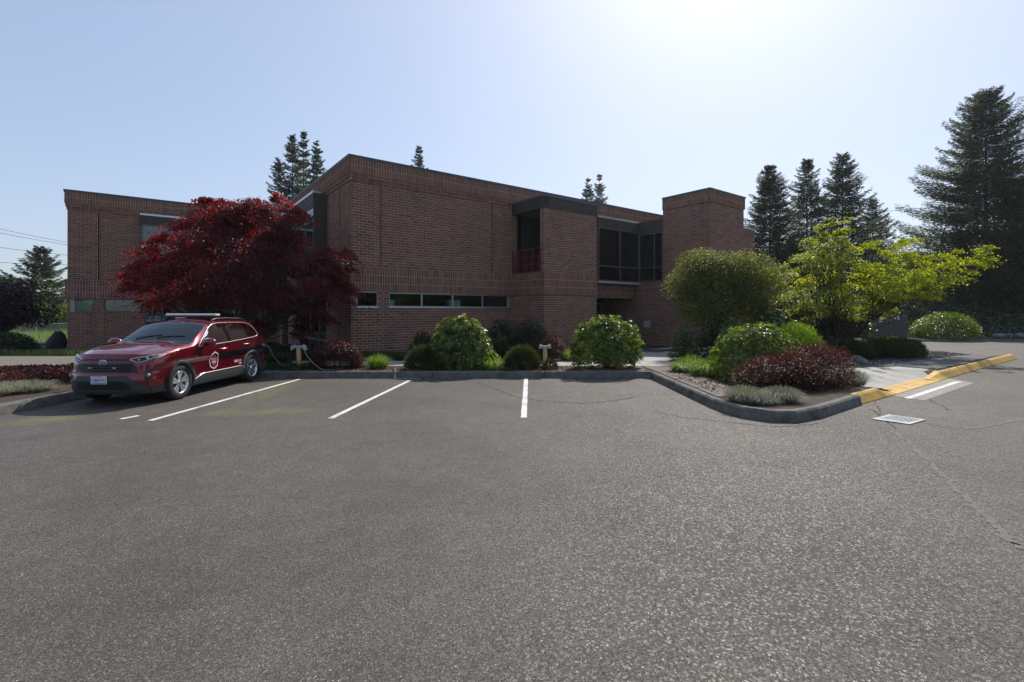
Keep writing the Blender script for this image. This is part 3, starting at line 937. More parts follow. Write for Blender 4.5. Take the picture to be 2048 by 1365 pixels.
# bench back in the room
m = MB()
for sA in (13.45, 14.45):
    bbox(m, sA, sA + .05, .02, .07, 3.5, 4.62)
bbox(m, 13.45, 14.5, .02, .07, 4.56, 4.64); bbox(m, 13.45, 14.5, .02, .07, 4.2, 4.4)
for k in range(6): bbox(m, 13.6 + k * .14, 13.63 + k * .14, .03, .06, 4.3, 4.6)
M['pinewood'] = mat('pale_wood', (.42, .34, .25), .6)
bb_ = bbuild(m, 'bench_back', M['pinewood'])
# window wall of the tower side
window('v', SN - .03, tw0, -.44, 3.50, 6.10, mull=[-1.45], trans=[4.25], fw=.05, gm='dkglass', low='dkglass')
m = MB(); bbox(m, SN - .05, SN + .2, tw0 - .02, -.42, 6.10, 6.72); bbox(m, SN - .08, SN + .2, tw0 - .02, -.42, 6.72, 6.80); bbuild(m, 'fascia', M['fascia'])
# sign by the door and entrance lamp
m = MB(); bbox(m, SN - .02, SN - .002, -1.15, -.72, 1.02, 1.36); bbuild(m, 'door_notice', mat('paper', (.42, .42, .44), .7))
m = MB(); bbox(m, 12.4, 12.46, 2.30, 2.38, 1.65, 1.78); bbuild(m, 'wall_lamp', mat('lamp_shade', (.7, .7, .7), .4))
# door leafs in recess
m = MB()
for k in range(3):
    a = 12.9 + k * .98
    for (x0, x1, z0, z1) in ((a, a + .08, -.1, 2.4), (a + .88, a + .96, -.1, 2.4), (a + .08, a + .88, 2.3, 2.4), (a + .08, a + .88, -.1, .1)): bbox(m, x0, x1, 2.3, 2.38, z0, z1)
bbuild(m, 'door', M['frame'])
# side bay of main block
e = .53
m = MB(); bbox(m, -e, 0, tb0, tb0 + .06, ZB1, 6.25); bbuild(m, 'side_panel', M['fascia'])
window('v', -e + .05, tb0 + .07, tb1, ZB1 + .02, 6.24, mull=[4.5, 6.0, 7.5], trans=[5.62], fw=.06)
fascia('v', -e, tb0, tb1, 6.25, 6.72, rib=.14, capm='alu')
m = MB(); bbox(m, -e, 0, tb0 - .02, tb0, 6.25, 6.72); bbox(m, -e, .1, tb0, tb1, 6.70, 6.74); bbuild(m, 'fascia', M['fascia'])
# ground floor glazing of the side
t0, t1 = tx(652), tx(596)
window('v', .12, t0, t1, 0, ZB0, mull=[t0 + (t1 - t0) * .28, t0 + (t1 - t0) * .6], trans=[.62], fw=.09, low='dkglass')
blinds('v', .2, t0 + .2, t0 + 1.35, .66, 2.55); blinds('v', .2, t0 + 1.7, t0 + 3.0, .66, 2.55)
t0, t1 = tx(576), tx(560)
window('v', .12, t0, t1, 0, ZB0, trans=[.62], fw=.07, low='dkglass'); blinds('v', .2, t0 + .1, t1 - .1, .66, 2.55)
# left wing windows
window('u', tL + .1, hl[0][0], hl[0][1], 1.86, 2.48, fw=.035, mull=[lw(147.5)])
blinds('u', tL + .12, lw(148), lw(186.5), 1.88, 2.47)
window('u', tL + .1, hl[1][0], hl[1][1], 1.86, 2.48, fw=.035)
window('u', tL + .1, hl[2][0], hl[2][1], 0, 2.48, mull=[lw(305), lw(325)], trans=[1.5], fw=.06)
window('u', tL + .1, hl[3][0], hl[3][1], .6, 2.48, mull=[lw(400), lw(430), lw(462)], fw=.06)
window('u', tL - .28, wl0, wl1, 3.37, 6.22, mull=[lw(330), lw(380), lw(440)], trans=[4.2], fw=.06, low='dkglass')
fascia('u', tL - .30, wl0 - .05, wl1 + .05, 6.22, 6.68, rib=.14, capm='alu')
m = MB(); bbox(m, wl0 - .03, wl0 + .02, tL - .3, tL, 3.4, 6.22); bbox(m, wl1 - .02, wl1 + .03, tL - .3, tL, 3.4, 6.22); bbuild(m, 'side_panel', M['frame'])

# ------------------------------------------------------------------ vegetation builders
def rdir(n):
    return nrm(RNG.normal(size=(n, 3)))

def dome_points(n, rx, ry, h, shell=.25, lump=.16, seed=0, flat=1.0, skirt=.12, squareness=2.0):
    """points near the surface of a lumpy dome sitting on z = 0, with outward normals"""
    g = np.random.default_rng(seed)
    d = g.normal(size=(n, 3)); d[:, 2] = np.abs(d[:, 2]) * 1.15; d = nrm(d)
    k = np.power(np.power(np.abs(d), squareness).sum(1), -1 / squareness).reshape(-1, 1)
    f = np.zeros(n)
    for i in range(9):
        q = nrm(g.normal(size=(1, 3)))[0]; q[2] = abs(q[2]) * .7
        a = np.clip((d @ q - .72) / .28, 0, 1)
        f += a * a * g.uniform(-1, 1) * lump * 1.6
    r = (1 + f + g.normal(size=n) * lump * .2) * (1 - shell * np.abs(g.normal(size=n)) * .55)
    p = d * k * r[:, None] * np.array([rx, ry, h])
    low = p[:, 2] < h * skirt
    p[low, :2] *= (.92 + .08 * (p[low, 2] / (h * skirt + 1e-6)).reshape(-1, 1))
    nn = nrm(d / np.array([rx, ry, h]))
    return p, nn

def shrub_label(o, label, cat='shrub', group=None):
    return tag(o, label=label, cat=cat, group=group)

def stems(parent, rx, ry, h, n, r=.015, mt='bark', seed=0, base=.12, name='stem'):
    rr = random.Random(seed); m = MB()
    for i in range(n):
        a = rr.uniform(0, 6.283); q = rr.uniform(.3, .85)
        x0, y0 = math.cos(a) * base * rr.random(), math.sin(a) * base * rr.random()
        x1, y1 = math.cos(a) * rx * q, math.sin(a) * ry * q
        m.tube([(x0, y0, -.05), (x0 + (x1 - x0) * .25, y0 + (y1 - y0) * .25, h * .35), (x0 + (x1 - x0) * .65, y0 + (y1 - y0) * .65, h * .65), (x1, y1, h * .85 * (1 - .3 * q))], [r, r * .8, r * .5, r * .25], 5)
    return m.build(name, M[mt], parent=parent)

def rosette_shrub(name, x, y, rx, ry, h, n, L, mt, label, seed, z=None, group=None, lift=0.0, cat='shrub', lump=.2, wide=.34, sq=2.2):
    """rhododendron-like: whorls of long leaves at the twig tips over a darker inside"""
    z = gz(x, y) if z is None else z
    e = empty(name, (x, y, z), label=label, cat=cat, group=group)
    g = np.random.default_rng(seed)
    p, nn = dome_points(n, rx, ry, h, .16, lump, seed, squareness=sq)
    nn = nrm(nn + np.array([0, 0, .45]) + g.normal(size=nn.shape) * .22)
    k = 7
    P = np.repeat(p, k, 0); N = np.repeat(nn, k, 0)
    a = np.tile(np.arange(k) * 2 * np.pi / k, n) + np.repeat(g.uniform(0, 6.28, n), k)
    ref = np.array([.31, .2, .1]); t1 = nrm(np.cross(N, ref)); t2 = np.cross(N, t1)
    el = g.uniform(.05, .75, n * k)
    d = (t1 * np.cos(a)[:, None] + t2 * np.sin(a)[:, None]) * np.cos(el)[:, None] + N * np.sin(el)[:, None]
    LL = L * g.uniform(.75, 1.15, n * k)
    c = P + d * (LL * .5)[:, None]
    up = nrm(N * np.cos(el)[:, None] - (t1 * np.cos(a)[:, None] + t2 * np.sin(a)[:, None]) * np.sin(el)[:, None] + g.normal(size=d.shape) * .15)
    q1 = leafquads(c, d, up, LL, LL * wide)
    p2, n2 = dome_points(int(n * 3.2), rx * .88, ry * .88, h * .88, .7, lump, seed)
    q2 = leafquads(p2, nrm(g.normal(size=p2.shape) + n2 * .3), nrm(n2 + g.normal(size=p2.shape) * .7), L * .9, L * .32)
    Q = np.concatenate([q1, q2]); 
    if lift:
        Q[:, :, 2] += lift * (1 - Q[:, :, 2] / (h * 1.2))
    quadmesh('foliage', Q, M[mt], parent=e)
    stems(e, rx, ry, h, 9, .02, seed=seed)
    return e

def small_leaf_shrub(name, x, y, rx, ry, h, n, L, mt, label, seed, W=.55, up=.5, shell=.45, z=None, group=None, cat='shrub', lump=.14, rz=0, sq=2.2, sprig=False, parts=True):
    z = gz(x, y) if z is None else z
    e = empty(name, (x, y, z), rz, label=label, cat=cat, group=group)
    g = np.random.default_rng(seed)
    p, nn = dome_points(n, rx, ry, h, shell, lump, seed, squareness=sq)
    if sprig:
        d = nrm(nn * .8 + np.array([0, 0, .75]) + g.normal(size=p.shape) * .28)
        nm = nrm(g.normal(size=p.shape))
        p = p + d * L * .4
    else:
        d = nrm(g.normal(size=p.shape) + nn * .6); nm = nrm(nn + np.array([0, 0, up]) + g.normal(size=p.shape) * .55)
    LL = L * g.uniform(.6, 1.25, len(p))
    quadmesh('foliage', leafquads(p, d, nm, LL, LL * W), M[mt], parent=e)
    if parts: stems(e, rx, ry, h, 7, .012, seed=seed)
    return e

def blades(n, r, h, spread, seed, wd=.008, droop=.5, rx=None):
    g = np.random.default_rng(seed)
    a = g.uniform(0, 6.283, n); q = np.sqrt(g.random(n)) * r
    b = np.stack([np.cos(a) * q, np.sin(a) * q, np.zeros(n)], 1)
    if rx: b[:, 0] *= rx
    o = a + g.normal(size=n) * .5
    ln = g.uniform(.35, 1, n) * spread * (.45 + .8 * q / max(r, 1e-6)); hh = h * g.uniform(.45, 1.15, n) * (1.05 - .38 * q / max(r, 1e-6))
    out = np.stack([np.cos(o), np.sin(o), np.zeros(n)], 1)
    side = np.stack([-np.sin(o), np.cos(o), np.zeros(n)], 1) * wd / 2
    z = np.array([0, 0, 1.0])
    p = [b, b + out * (ln * .25)[:, None] + z * (hh * .62)[:, None], b + out * (ln * .62)[:, None] + z * (hh * 1.0)[:, None], b + out * (ln * 1.05)[:, None] + z * (hh * (1 - .35 * droop))[:, None]]
    ws = [1, .9, .6, .12]
    Q = []
    for i in range(3):
        Q.append(np.stack([p[i] - side * ws[i], p[i] + side * ws[i], p[i + 1] + side * ws[i + 1], p[i + 1] - side * ws[i + 1]], 1))
    return np.concatenate(Q)

def grass_clump(name, x, y, r, h, n, mt, label, seed, spread=None, wd=.009, droop=.5, z=None, rx=None, cat='ornamental grass', group=None):
    z = gz(x, y) if z is None else z
    Q = blades(n, r, h, spread or r * 1.3, seed, wd, droop, rx)
    return quadmesh(name, Q, M[mt], loc=(x, y, z - .01), label=label, category=None) if False else tag(quadmesh(name, Q, M[mt], loc=(x, y, z - .01)), label=label, cat=cat, group=group)

def limb(m, p0, p1, r0, r1, rr, bend=.12, n=5, seg=6):
    p0 = Vector(p0); p1 = Vector(p1); L = (p1 - p0).length
    off = Vector((rr.uniform(-1, 1), rr.uniform(-1, 1), rr.uniform(-.5, .8))) * L * bend
    pts = []
    for i in range(n + 1):
        t = i / n
        pts.append(p0.lerp(p1, t) + off * math.sin(math.pi * t))
    m.tube(pts, [r0 + (r1 - r0) * i / n for i in range(n + 1)], seg)
    return pts

def pad_tree(name, x, y, label, mt, pads, leaves_per_pad, L, trunk_h, seed, bark='palebark', z=None, thick=.10, droop=.25, fork=(), cat='tree', W=.7, group=None, ntrunk=4, base_r=.09, jitter=0):
    """maple-like: many thin, slightly drooping sprays of leaves carried by limbs. pads: array of (x,y,z,r) relative to the base"""
    z = gz(x, y) if z is None else z
    e = empty(name, (x, y, z), label=label, cat=cat, group=group)
    g = np.random.default_rng(seed); rr = random.Random(seed)
    pads = np.array(pads)
    heads = []
    for i in range(ntrunk):
        a = i * 6.283 / ntrunk + rr.uniform(-.3, .3)
        ext = np.abs(pads[:, :2]).max(0)
        top = (math.cos(a) * ext[0] * .33, math.sin(a) * ext[1] * .33, trunk_h * rr.uniform(1.0, 1.25))
        m = MB()
        heads.append(limb(m, (math.cos(a) * base_r * .8, math.sin(a) * base_r * .8, -.1), top, base_r * .75, base_r * .42, rr, .08))
        m.build('trunk', M[bark], parent=e)
    m = MB()
    for k, pd in enumerate(pads):
        if k % 2 and len(pads) > 120: continue
        hd = min(heads, key=lambda h: (Vector(pd[:3]) - h[-1]).length)
        st = hd[rr.choice([2, 3, 4, 5])]
        limb(m, st, (pd[0], pd[1], pd[2] - .03), base_r * .24, .006, rr, .14, 4, 4)
    m.build('branch', M[bark], parent=e, kind='stuff')
    n = len(pads) * leaves_per_pad
    P = np.repeat(pads, leaves_per_pad, 0)
    a = g.uniform(0, 6.283, n); q = np.sqrt(g.random(n)) * (1 + .25 * g.normal(size=n).clip(-1, 1.6))
    rad = P[:, 3] * q
    # every pad is an uneven fan, longer outward
    oa = np.arctan2(P[:, 1], P[:, 0])
    rad *= 1 + .35 * np.cos(a - oa)
    lob = 1 + .28 * np.sin(a * 5 + np.repeat(g.uniform(0, 6.28, len(pads)), leaves_per_pad))
    rad *= lob
    dx, dy = np.cos(a) * rad, np.sin(a) * rad
    outr = np.cos(a - oa) * rad
    c = np.stack([P[:, 0] + dx, P[:, 1] + dy, P[:, 2] - droop * (outr * .7 + .7 * rad ** 2 / P[:, 3]) + g.normal(size=n) * thick * P[:, 3]], 1)
    d = nrm(np.stack([np.cos(oa) + g.normal(size=n) * .7, np.sin(oa) + g.normal(size=n) * .7, -.35 - .5 * g.random(n)], 1))
    nm = nrm(np.stack([g.normal(size=n) * .5, g.normal(size=n) * .5, np.ones(n)], 1))
    LL = L * g.uniform(.6, 1.25, n)
    quadmesh('crown', leafquads(c, d, nm, LL, LL * W), M[mt], parent=e)
    return e

def fir(name, x, y, h, rad, label, seed, mt='fir', z=None, nb=150, tw=26, low=.04, upsweep=.25, L=.34, group=None, dens=1.0, power=.85, lean=0):
    """conifer: whorled boughs, each with side twigs of needles, drooping then lifting at the tip"""
    z = gz(x, y) - .1 if z is None else z
    e = empty(name, (x, y, z), label=label, cat='conifer tree', group=group)
    g = np.random.default_rng(seed)
    m = MB(); m.tube([(0, 0, -.3), (0, 0, h * .5), (lean, 0, h * .985)], [h * .012, h * .006, .012], 7)
    m.build('trunk', M['bark'], parent=e)
    nb = int(nb * 1.5)
    u = np.sort(g.random(nb)) ** .92
    hz = h * (low + (1 - low) * u)
    az = np.arange(nb) * 2.399 + g.normal(size=nb) * .25
    f = (1 - u)
    ln = rad * (np.power(f, power) * .93 + .07) * g.uniform(.55, 1.16, nb)
    ln *= 1 - .25 * np.clip((.12 - u) / .12, 0, 1)
    C_, D_, N_, LL, WW = [], [], [], [], []
    zz = np.array([0, 0, 1.0])
    bm_ = MB()
    for i in range(nb):
        o = np.array([math.cos(az[i]), math.sin(az[i]), 0]); s_ = np.array([-o[1], o[0], 0])
        k = max(8, int(tw * 1.7 * (ln[i] / rad) ** .7 * dens) + 5)
        t = g.random(k * 4) ** .58 * .96 + .04
        slope = .30 * (u[i] - .35)
        zoff = ln[i] * (slope * t - .22 * (1 - u[i]) * t + upsweep * t ** 3)
        wdt = ln[i] * .30 * (1 - .75 * t) + .10
        sd_ = g.uniform(-1, 1, k * 4)
        c = np.outer(t * ln[i], o) + np.outer(sd_ * wdt, s_) + np.outer(hz[i] + zoff - np.abs(sd_) * wdt * .25 + g.normal(size=k * 4) * (.04 + .016 * ln[i]), zz)
        c[:, 0] += lean * u[i]
        d = nrm(np.outer(.75 + .4 * t, o) + np.outer(sd_ * 1.0, s_) + g.normal(size=c.shape) * .22 + zz * (upsweep * .9 - .12))
        C_.append(c); D_.append(d); N_.append(nrm(zz + g.normal(size=c.shape) * .6)); LL.append(L * g.uniform(.6, 1.2, k * 4) * (.6 + .4 * (ln[i] / rad)) * (1.25 - .3 * t)); WW.append(.31 - .08 * t)
        if i % 2 == 0:
            pt = [(o * ln[i] * q_).tolist() for q_ in (0, .5, .9)]
            zo = [hz[i] + ln[i] * (slope * q_ - .22 * (1 - u[i]) * q_ + upsweep * q_ ** 3) for q_ in (0, .5, .9)]
            bm_.tube([(p_[0], p_[1], z_) for p_, z_ in zip(pt, zo)], [.012 + .006 * ln[i], .015, .006], 4, caps=False)
    kk = 14
    t = g.random(kk); c = np.stack([np.full(kk, lean) + g.normal(size=kk) * .03, g.normal(size=kk) * .03, h * (.94 + .07 * t)], 1)
    C_.append(c); D_.append(nrm(g.normal(size=c.shape) * .35 + zz)); N_.append(rdir(kk)); LL.append(np.full(kk, L * .6)); WW.append(np.full(kk, .2))
    c = np.concatenate(C_); LL = np.concatenate(LL)
    quadmesh('crown', leafquads(c, np.concatenate(D_), np.concatenate(N_), LL, LL * np.concatenate(WW)), M[mt], parent=e)
    bm_.build('branch', M['bark'], parent=e, kind='stuff')
    return e

def round_tree(name, x, y, h, rx, ry, n, L, mt, label, seed, crown0=.25, z=None, cat='tree', lobes=14, group=None, bark='bark'):
    z = gz(x, y) if z is None else z
    e = empty(name, (x, y, z), label=label, cat=cat, group=group)
    g = np.random.default_rng(seed); rr = random.Random(seed)
    m = MB(); m.tube([(0, 0, -.2), (.05, 0, h * .3), (0, .05, h * .7)], [h * .03, h * .022, h * .008], 7)
    PP, NN = [], []
    ch = h * (1 - crown0)
    for i in range(lobes):
        a = g.uniform(0, 6.283); q = math.sqrt(g.random()) * .68; zt = g.uniform(.12, .85)
        w_ = math.sin(math.pi * min(1, .25 + zt * .75)) ** .6
        cx, cy, cz = math.cos(a) * q * rx * w_, math.sin(a) * q * ry * w_, h * crown0 + ch * zt * .85
        lr = g.uniform(.28, .46)
        k = n // lobes
        d = rdir(k); r_ = (1 - .35 * np.abs(g.normal(size=k)))
        PP.append(np.array([cx, cy, cz]) + d * r_[:, None] * np.array([rx * lr * 1.15, ry * lr * 1.15, ch * lr * .62])); NN.append(d)
        m.tube([(0, 0, h * crown0 * .8), (cx * .5, cy * .5, (cz + h * crown0) * .5), (cx, cy, cz)], [h * .012, h * .007, .008], 5)
    p = np.concatenate(PP); nn = np.concatenate(NN)
    d = nrm(g.normal(size=p.shape) + nn * .4); LL = L * g.uniform(.6, 1.3, len(p))
    quadmesh('crown', leafquads(p, d, nrm(nn + np.array([0, 0, .6]) + g.normal(size=p.shape) * .5), LL, LL * .6), M[mt], parent=e)
    m.build('trunk', M[bark], parent=e)
    return e

# ------------------------------------------------------------------ the trees
# red maple: pads of foliage through a wide low crown
def maple_pads(n, rx, ry, z0, z1, seed, r=(.30, .55), prof=None, skew=0):
    g = np.random.default_rng(seed); out = []
    while len(out) < n:
        a = g.uniform(0, 6.283); zt = g.random()
        w_ = prof(zt)
        q = (g.random() ** .42) * w_
        px_, py_ = math.cos(a) * q * rx, math.sin(a) * q * ry
        out.append((px_ + skew * zt, py_, z0 + (z1 - z0) * zt - .10 * q * (z1 - z0), g.uniform(*r)))
    return out
from mathutils import noise as mnoise
prof_red = lambda t: max(.06, 1 - (t - .20) / .84) ** .56 if t > .20 else .76 + .24 * t / .20
mx, my = AT(478, 16.5), 16.5
pads = maple_pads(320, 3.9, 2.5, 2.15, 5.35, 21, (.30, .53), prof_red)
pads = [p_ for p_ in pads if mnoise.noise(Vector((p_[0] * .8, p_[1] * .8, p_[2] * 1.1))) > -.30 or abs(p_[0]) < .8]
gq_ = np.random.default_rng(77)
def extra(n, px0, px1, y0, y1, dy, r0, r1):
    for _ in range(n):
        px_ = gq_.uniform(px0, px1); yy_ = gq_.uniform(y0, y1); D_ = my + gq_.uniform(-dy, dy)
        pads.append((AT(px_, D_) - mx, D_ - my, ZY(yy_, D_) - gz(mx, my), gq_.uniform(r0, r1)))
extra(16, 255, 330, 520, 585, .8, .2, .36); extra(10, 300, 380, 450, 520, .8, .2, .34)
extra(10, 400, 440, 398, 430, .5, .16, .26); extra(12, 430, 560, 392, 420, .6, .2, .32); extra(10, 560, 620, 405, 440, .6, .2, .32)
extra(18, 640, 705, 500, 600, .8, .2, .36); extra(12, 590, 660, 620, 675, .8, .2, .34); extra(6, 480, 560, 630, 675, .8, .2, .3)
pad_tree('red_maple', mx, my, 'dark red Japanese maple with wide spreading crown behind the red car', 'redmaple', pads, 265, .080, 1.35, 5, droop=.32, thick=.16, ntrunk=5, base_r=.10)

# yellow green vine maple on the right
vx, vy = AT(1672, 19.0), 19.0
g_ = np.random.default_rng(3)
prof_v = lambda t: .75 + .25 * math.sin(math.pi * min(1, t * 1.3)) - .55 * max(0, t - .62) / .38
vp = maple_pads(120, 2.7, 1.9, 1.35, 4.4, 8, (.22, .42), prof_v, skew=-.3)
for k in range(70):       # long arm that reaches to the right
    t = k / 69
    vp.append((1.2 + 4.2 * t ** .9 + g_.normal() * .22, -.2 + g_.normal() * .5, 2.55 + 1.15 * t + g_.normal() * (.42 - .22 * t) - (.7 * g_.random() if t < .8 else 0), g_.uniform(.18, .34)))
for k in range(26):
    vp.append((-.1 + g_.normal() * .28, g_.normal() * .3, 4.0 + 1.2 * g_.random(), g_.uniform(.12, .2)))
for k in range(60):
    D_ = vy + g_.normal() * .6; px_ = g_.uniform(1600, 1860)
    vp.append((AT(px_, D_) - vx, D_ - vy, ZY(g_.uniform(478, 575), D_) - gz(vx, vy), g_.uniform(.16, .30)))
for k in range(26):
    D_ = vy + g_.normal() * .7; px_ = g_.uniform(1590, 1750)
    vp.append((AT(px_, D_) - vx, D_ - vy, ZY(g_.uniform(560, 640), D_) - gz(vx, vy), g_.uniform(.18, .32)))
pad_tree('vine_maple', vx, vy, 'yellow green vine maple with several stems and an arm reaching right', 'vine', vp, 125, .074, 1.5, 6, droop=.14, thick=.22, ntrunk=6, base_r=.07, bark='bark')

# conifers
fir('fir_tree', AT(585, 62), 62, ZY(270, 62), 4.8, 'tall dark fir, leftmost of three rising behind the roof', 31, z=0, group='firs behind the roof', nb=170, tw=20, L=.48)
fir('fir_tree', AT(607, 66), 66, ZY(264, 66), 4.2, 'narrow dark fir, middle one of three behind the roof', 32, z=0, group='firs behind the roof', nb=170, tw=20, L=.48)
fir('fir_tree', AT(633, 60), 60, ZY(283, 60), 4.0, 'narrow dark fir, rightmost of three behind the left roof', 33, z=0, group='firs behind the roof', nb=170, tw=20, L=.48)
fir('fir_tree', AT(556, 64), 64, ZY(318, 64), 4.6, 'lower fir at the left foot of the three roof firs', 34, z=0, group='firs behind the roof', nb=150, tw=20, L=.48)
fir('fir_tree', AT(838, 80), 80, ZY(293, 80), 5.2, 'single fir top peeking over the middle of the roof', 35, z=0, nb=190, tw=20, L=.55)
fir('fir_tree', AT(1176, 90), 90, ZY(357, 90), 5.0, 'small fir top over the roof, left one of a pair', 36, z=0, nb=190, tw=18, L=.55)
fir('fir_tree', AT(1199, 88), 88, ZY(350, 88), 5.0, 'small fir top over the roof, right one of a pair', 37, z=0, nb=190, tw=18, L=.55)
fir('fir_tree', AT(82, 58), 58, ZY(492, 58), 5.6, 'broad fir left of the building beyond the fence', 38, z=-.2, nb=120, tw=26, L=.5, upsweep=.32, mt='fir2')
fir('fir_tree', AT(1540, 44), 44, ZY(328, 44) - 3.6, 4.7, 'dark fir just right of the brick tower', 39, mt='fir', z=3.4, nb=230, tw=26, L=.36, low=-.02, upsweep=.28)
fir('fir_tree', AT(1614, 48), 48, ZY(317, 48) - 3.6, 5.0, 'thin topped fir between the tower fir and the twin top fir', 40, mt='fir2', z=3.4, nb=190, tw=26, L=.38, low=-.02, upsweep=.28)
fir('fir_tree', AT(1685, 46), 46, ZY(305, 46) - 3.6, 5.4, 'broad fir behind the yellow green maple', 41, mt='fir2', z=3.4, nb=210, tw=28, L=.36, low=-.02, upsweep=.30)
fir('fir_tree', AT(1745, 52), 52, ZY(398, 52) - 3.6, 4.6, 'low fir filling the gap behind the maple arm', 42, mt='fir2', z=3.6, nb=150, tw=22, L=.38, low=-.02, upsweep=.3)
fir('fir_tree', AT(1972, 40), 40, ZY(180, 40) - 3.4, 8.2, 'very large fir on the bank at the right edge', 43, mt='fir', z=3.2, nb=330, tw=62, L=.30, low=-.06, upsweep=.30, power=.78, dens=1.3)
fir('fir_tree', AT(2065, 37), 37, ZY(330, 37) - 3.2, 4.6, 'dark fir cut off by the right edge of the view', 44, mt='fir', z=3.0, nb=200, tw=40, L=.32, low=-.03, upsweep=.3)
fir('fir_tree', AT(1585, 40), 40, ZY(470, 40) - 2.5, 3.0, 'low dark fir behind the ivy bank', 45, mt='fir', z=2.3, nb=130, tw=26, L=.34, low=-.03)

# left background
round_tree('plum_tree', AT(8, 27), 27, 4.1, 2.3, 2.0, 11000, .16, 'purple', 'dark purple leaved tree at the left edge', 51, crown0=.22, z=-.1)
round_tree('leafy_tree', AT(-40, 55), 55, ZY(535, 55), 5.2, 5, 9000, .42, 'farleaf', 'green leafy tree at the far left edge', 52, z=-.3)
round_tree('leafy_tree', AT(40, 75), 75, ZY(575, 75), 6, 5, 7000, .5, 'farleaf', 'pale green leafy tree beyond the left fence', 53, z=-.3)
for i, (px, D, hh, rr_) in enumerate(((20, 48, 1.7, 3.4), (75, 50, 2.0, 3.6), (125, 47, 1.8, 3.0), (-30, 45, 1.6, 3.0))):
    small_leaf_shrub('leafy_bush', AT(px, D), D, rr_, 2.0, hh + .9, 3600, .30, 'farleaf',
                     ['sunny green bush behind the fence, leftmost in view', 'sunny green bush under the far left fir', 'sunny green bush behind the fence next to the building', 'sunny green bush behind the fence past the left edge'][i], 60 + i, z=-.2, lump=.3, parts=False, group='bushes beyond the left fence')
m = MB()
xs = np.linspace(-70, -15, 12); ys = np.linspace(27, 56, 8)
m.grid([[(x, y, .0 + .12 * math.sin(x * .7) * math.sin(y * .5)) for x in xs] for y in ys])
M['meadow'] = m_speckle('meadow', (.06, .085, .02), (.14, .17, .04), 2, .95, .6, 30)
m.build('meadow', M['meadow'], kind='structure')
g_ = np.random.default_rng(9)
b_ = blades(6000, 1, .35, .2, 10, .02); b_[:, :, :2] += np.tile(np.stack([g_.uniform(-48, -18, 6000), g_.uniform(28, 46, 6000)], 1), (3, 1))[:, None, :]
quadmesh('meadow_grass', b_, M['lgrass'], loc=(0, 0, .05), kind='stuff')

# chain link fence left
fe = empty('chain_link_fence', (AT(60, 38), 38, -.1), label='grey chain link fence left of the building in front of sunny bushes', cat='fence')
m = MB(); m.tube([(-14, 0, 1.05), (9, 0, 1.05)], .028, 6); m.build('top_rail', M['alu'], parent=fe)
for k in range(9):
    m = MB(); m.tube([(-12.5 + k * 2.6, 0, -.3), (-12.5 + k * 2.6, 0, 1.12)], .03, 6); m.build('post', M['alu'], parent=fe)
m = MB(); st_ = .16
for k in range(150):
    x0 = -14 + k * st_
    m.add([(x0, .01, -.2), (x0 + .012, .01, -.2), (x0 + 1.25 + .012, .01, 1.04), (x0 + 1.25, .01, 1.04)], [(0, 1, 2, 3)])
    m.add([(x0 + 1.25, -.01, -.2), (x0 + 1.262, -.01, -.2), (x0 + .012, -.01, 1.04), (x0, -.01, 1.04)], [(0, 1, 2, 3)])
m.build('wire_mesh', M['alu'], parent=fe)

# rocks
def rock(name, x, y, r, label, seed, mt='stone', sq=(1, .8, .7), z=None, cat='rock', group=None, parent=None, sub=3):
    b = bmesh.new(); bmesh.ops.create_icosphere(b, subdivisions=sub, radius=1)
    rr = np.random.default_rng(seed)
    qs = nrm(rr.normal(size=(9, 3))); am = rr.uniform(.12, .42, 9)
    for v in b.verts:
        d = np.array(v.co); k = 1 - sum(a * max(0, d @ q_ - .35) * 1.3 for a, q_ in zip(am, qs)) + .02 * rr.normal()
        v.co = Vector(d * k * r * np.array(sq))
    me = bpy.data.meshes.new(name); b.to_mesh(me); b.free(); me.materials.append(M[mt])
    o = bpy.data.objects.new(name, me); C.objects.link(o)
    z = gz(x, y) if z is None else z
    o.location = (x, y, z + r * sq[2] * .45); o.rotation_euler = (0, 0, rr.uniform(0, 3))
    if parent: o.parent = parent
    return tag(o, label=label, cat=cat, group=group)
rock('boulder', AT(110, 24.6), 24.6, .78, 'large black boulder at the left corner of the building', 1, 'darkstone', (.85, .7, 1.05), z=-.05, sub=2)
rock('boulder', AT(1719, 15.3), 15.3, .36, 'smooth grey boulder between red hedge and junipers', 2, 'stone', (1, .8, .75))
rock('boulder', AT(1694, 14.9), 14.9, .30, 'flat pale stone beside the smooth grey boulder', 3, 'stone', (1.1, .7, .32))
rock('stone', AT(1184, 13.9), 13.9, .12, 'small dark stone on the kerb edge beside the right post', 4, 'darkstone', (1, .8, .8))
rock('stone', AT(108, 11.2), 11.2, .13, 'small flat stone by the left barberry hedge', 5, 'stone', (1, .8, .5))
for i in range(46):
    px_ = RNG.uniform(1935, 2075); D_ = RNG.uniform(31.2, 33.5)
    rock('bank_rock', AT(px_, D_), D_, RNG.uniform(.12, .34), 'pale rough rock in the pile at the foot of the right bank', 100 + i, 'stone', (1, .8, .7), cat='rock', group='rocks at the foot of the right bank', sub=2)
